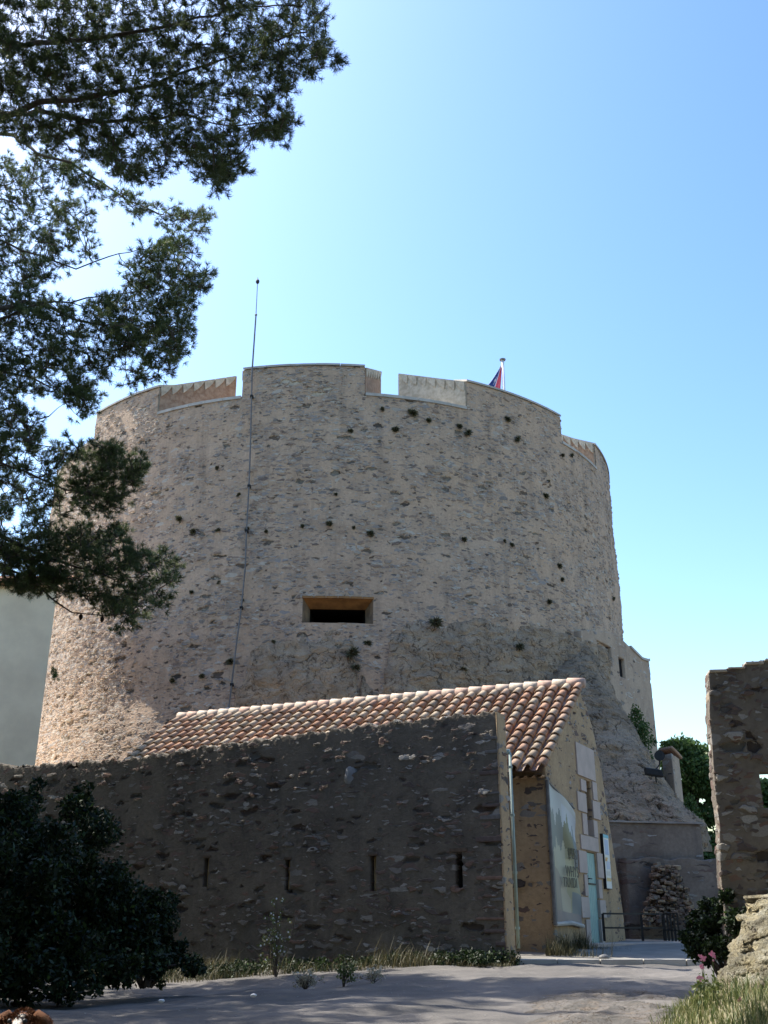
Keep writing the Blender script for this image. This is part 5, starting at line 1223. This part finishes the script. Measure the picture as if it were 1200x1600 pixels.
def flower(px, py, Y, hpx, label, n):
    t_ = at(px, py, Y); b = t_.copy(); b[2] -= hpx*Y/1560; b[0] -= .05; o = empty('pink_flower', tuple(b), label, 'flower', 'pink flowers at the path edge'); m = MB(); m.tube([b, (b+t_)/2+np.array([.02, 0, 0]), t_], [.006, .005, .004], 5); m.build('stem', M['grass'], o)
    rb = random.Random(px); 
    f = MB()
    for i in range(n):
        c = t_+np.array([rb.gauss(0, .014), rb.gauss(0, .014), rb.gauss(0, .02)])
        for k in range(5):
            a = 6.28*k/5; d = np.array([math.cos(a), rb.uniform(-.6, .2), math.sin(a)])*.014; s_ = np.array([-math.sin(a), 0, math.cos(a)])*.006; f.add([c, c+d*.6+s_, c+d, c+d*.6-s_], [(0, 1, 2, 3)])
    f.build('petals', M['pink'], o)
    V, F, c = leaves([b*.6+t_*.4], [.12], 40, .03, 1, .1); mk('leaves', V, F, M['grass'], o, col=c)
flower(1113, 1492, 12.4, 60, 'pink flower head highest and rightmost of the stem group by the path', 16)
flower(1098, 1498, 12.4, 60, 'pink flower left of the highest one by the path', 14)
flower(1097, 1512, 12.3, 45, 'short pink flower spike beneath the other two stems', 10)
flower(1093, 1528, 12.2, 40, 'lowest pink flower of the group at the bank edge', 9)
flower(1157, 1566, 11.6, 26, 'loose mauve flower in the grass of the bank', 14)

# ------------------------------------------------------------------ dog, only the top of its head in frame
def dog():
    c = at(33, 1600, 6.6); x, y, zt = c; g = gz(x, y); o = empty('spaniel_dog', (x, y, g), 'brown and white long eared dog standing at the bottom left corner', 'dog')
    hz = zt-.0   # head centre height
    hs = 1.0
    J = [(0, 0, -.02), (0, .10, -.02), (0, .22, -.20), (0, .36, -.30), (0, .62, -.30), (0, .84, -.29), (0, 1.05, -.18), (0, -.10, -.05), (0, -.17, -.06)]
    rad = [.095, .09, .08, .15, .145, .12, .025, .05, .036]
    E = [(0, 1), (1, 2), (2, 3), (3, 4), (4, 5), (5, 6), (0, 7), (7, 8)]
    gr = g-hz
    for sx in (-1, 1):
        b = len(J); J += [(sx*.09, .34, -.42), (sx*.10, .37, (gr-.42)/2-.02), (sx*.10, .36, gr+.04), (sx*.10, .30, gr+.03)]; rad += [.07, .042, .034, .036]; E += [(3, b), (b, b+1), (b+1, b+2), (b+2, b+3)]
        b = len(J); J += [(sx*.09, .82, -.42), (sx*.10, .76, (gr-.42)/2), (sx*.10, .90, gr+.2), (sx*.10, .86, gr+.04), (sx*.10, .80, gr+.03)]; rad += [.085, .05, .035, .034, .036]; E += [(5, b), (b, b+1), (b+1, b+2), (b+2, b+3), (b+3, b+4)]
    me = bpy.data.meshes.new('body'); me.from_pydata([(a, b_, c_+hz-g) for a, b_, c_ in J], E, []); ob = bpy.data.objects.new('body', me); C.objects.link(ob); ob.parent = o
    sk = ob.modifiers.new('skin', 'SKIN'); su = ob.modifiers.new('sub', 'SUBSURF'); su.levels = su.render_levels = 3
    for v, r_ in zip(me.skin_vertices[0].data, rad): v.radius = (r_, r_)
    me.skin_vertices[0].data[3].use_root = True
    sk.use_smooth_shade = True
    t = NT('dog coat'); tc = t.n('ShaderNodeTexCoord').outputs['Object']; s_ = t.n('ShaderNodeSeparateXYZ'); t.l(tc, s_.inputs[0])
    bl = t.mr(t.math('ABSOLUTE', s_.outputs[0]), .015, .035, 1, 0); fr = t.mr(s_.outputs[1], .02, -.02, 0, 1); low = t.mr(s_.outputs[2], .25, .32, 1, 0); n = t.noise(tc, 5, 4).outputs['Fac']
    msk = t.math('MAXIMUM', t.math('MULTIPLY', bl, fr), t.math('MAXIMUM', low, t.mr(n, .56, .62)))
    col = t.mix(msk, (.16, .065, .03), (.6, .56, .5)); t.l(col, t.p.inputs['Base Color'])
    b = t.n('ShaderNodeBump'); b.inputs['Distance'].default_value = .01; t.l(t.noise(tc, 90, 3).outputs['Fac'], b.inputs['Height']); t.l(b.outputs[0], t.p.inputs['Normal']); me.materials.append(t.m)
    ear_m = plain('brown ear fur', (.17, .07, .03), (.11, .045, .02), 30, bump=.01)
    for sx in (-1, 1):
        e = MB(); K = [(sx*.07, .02, .05), (sx*.115, .015, .02), (sx*.14, .01, -.05), (sx*.145, 0, -.12), (sx*.13, 0, -.17)]
        e.tube([np.array([x, y, hz])+np.array(k) for k in K], [.03, .042, .05, .045, .015], 8); eo = e.build('ear', ear_m, o, smooth=True)
        q = MB(); q.ball((x+sx*.043, y-.078, hz+.02), .014, 10, 8); q.build('eye', M['metal'], o, smooth=True)
    q = MB(); q.ball((x, y-.20, hz-.045), (.022, .016, .017), 10, 8); q.build('nose', M['metal'], o, smooth=True)
    # fur wisps
    n = 2600; d = rng.normal(size=(n, 3)); d /= np.linalg.norm(d, axis=1)[:, None]; d[:, 2] = abs(d[:, 2])*.9; sgn = rng.choice([-1, 0, 1], n)
    P = np.array([x, y+.03, hz])+np.stack([sgn*.09, 0*sgn, -.03*abs(sgn)], 1)+d*np.array([.07, .08, .085]); s2 = rng.normal(size=(n, 3))*.003
    V = np.stack([P-s2, P+s2, P+d*.03+np.array([0, 0, -.012])+s2*.2], 1).reshape(-1, 3); mk('fur', V, np.arange(3*n).reshape(n, 3), ear_m, o)
dog()
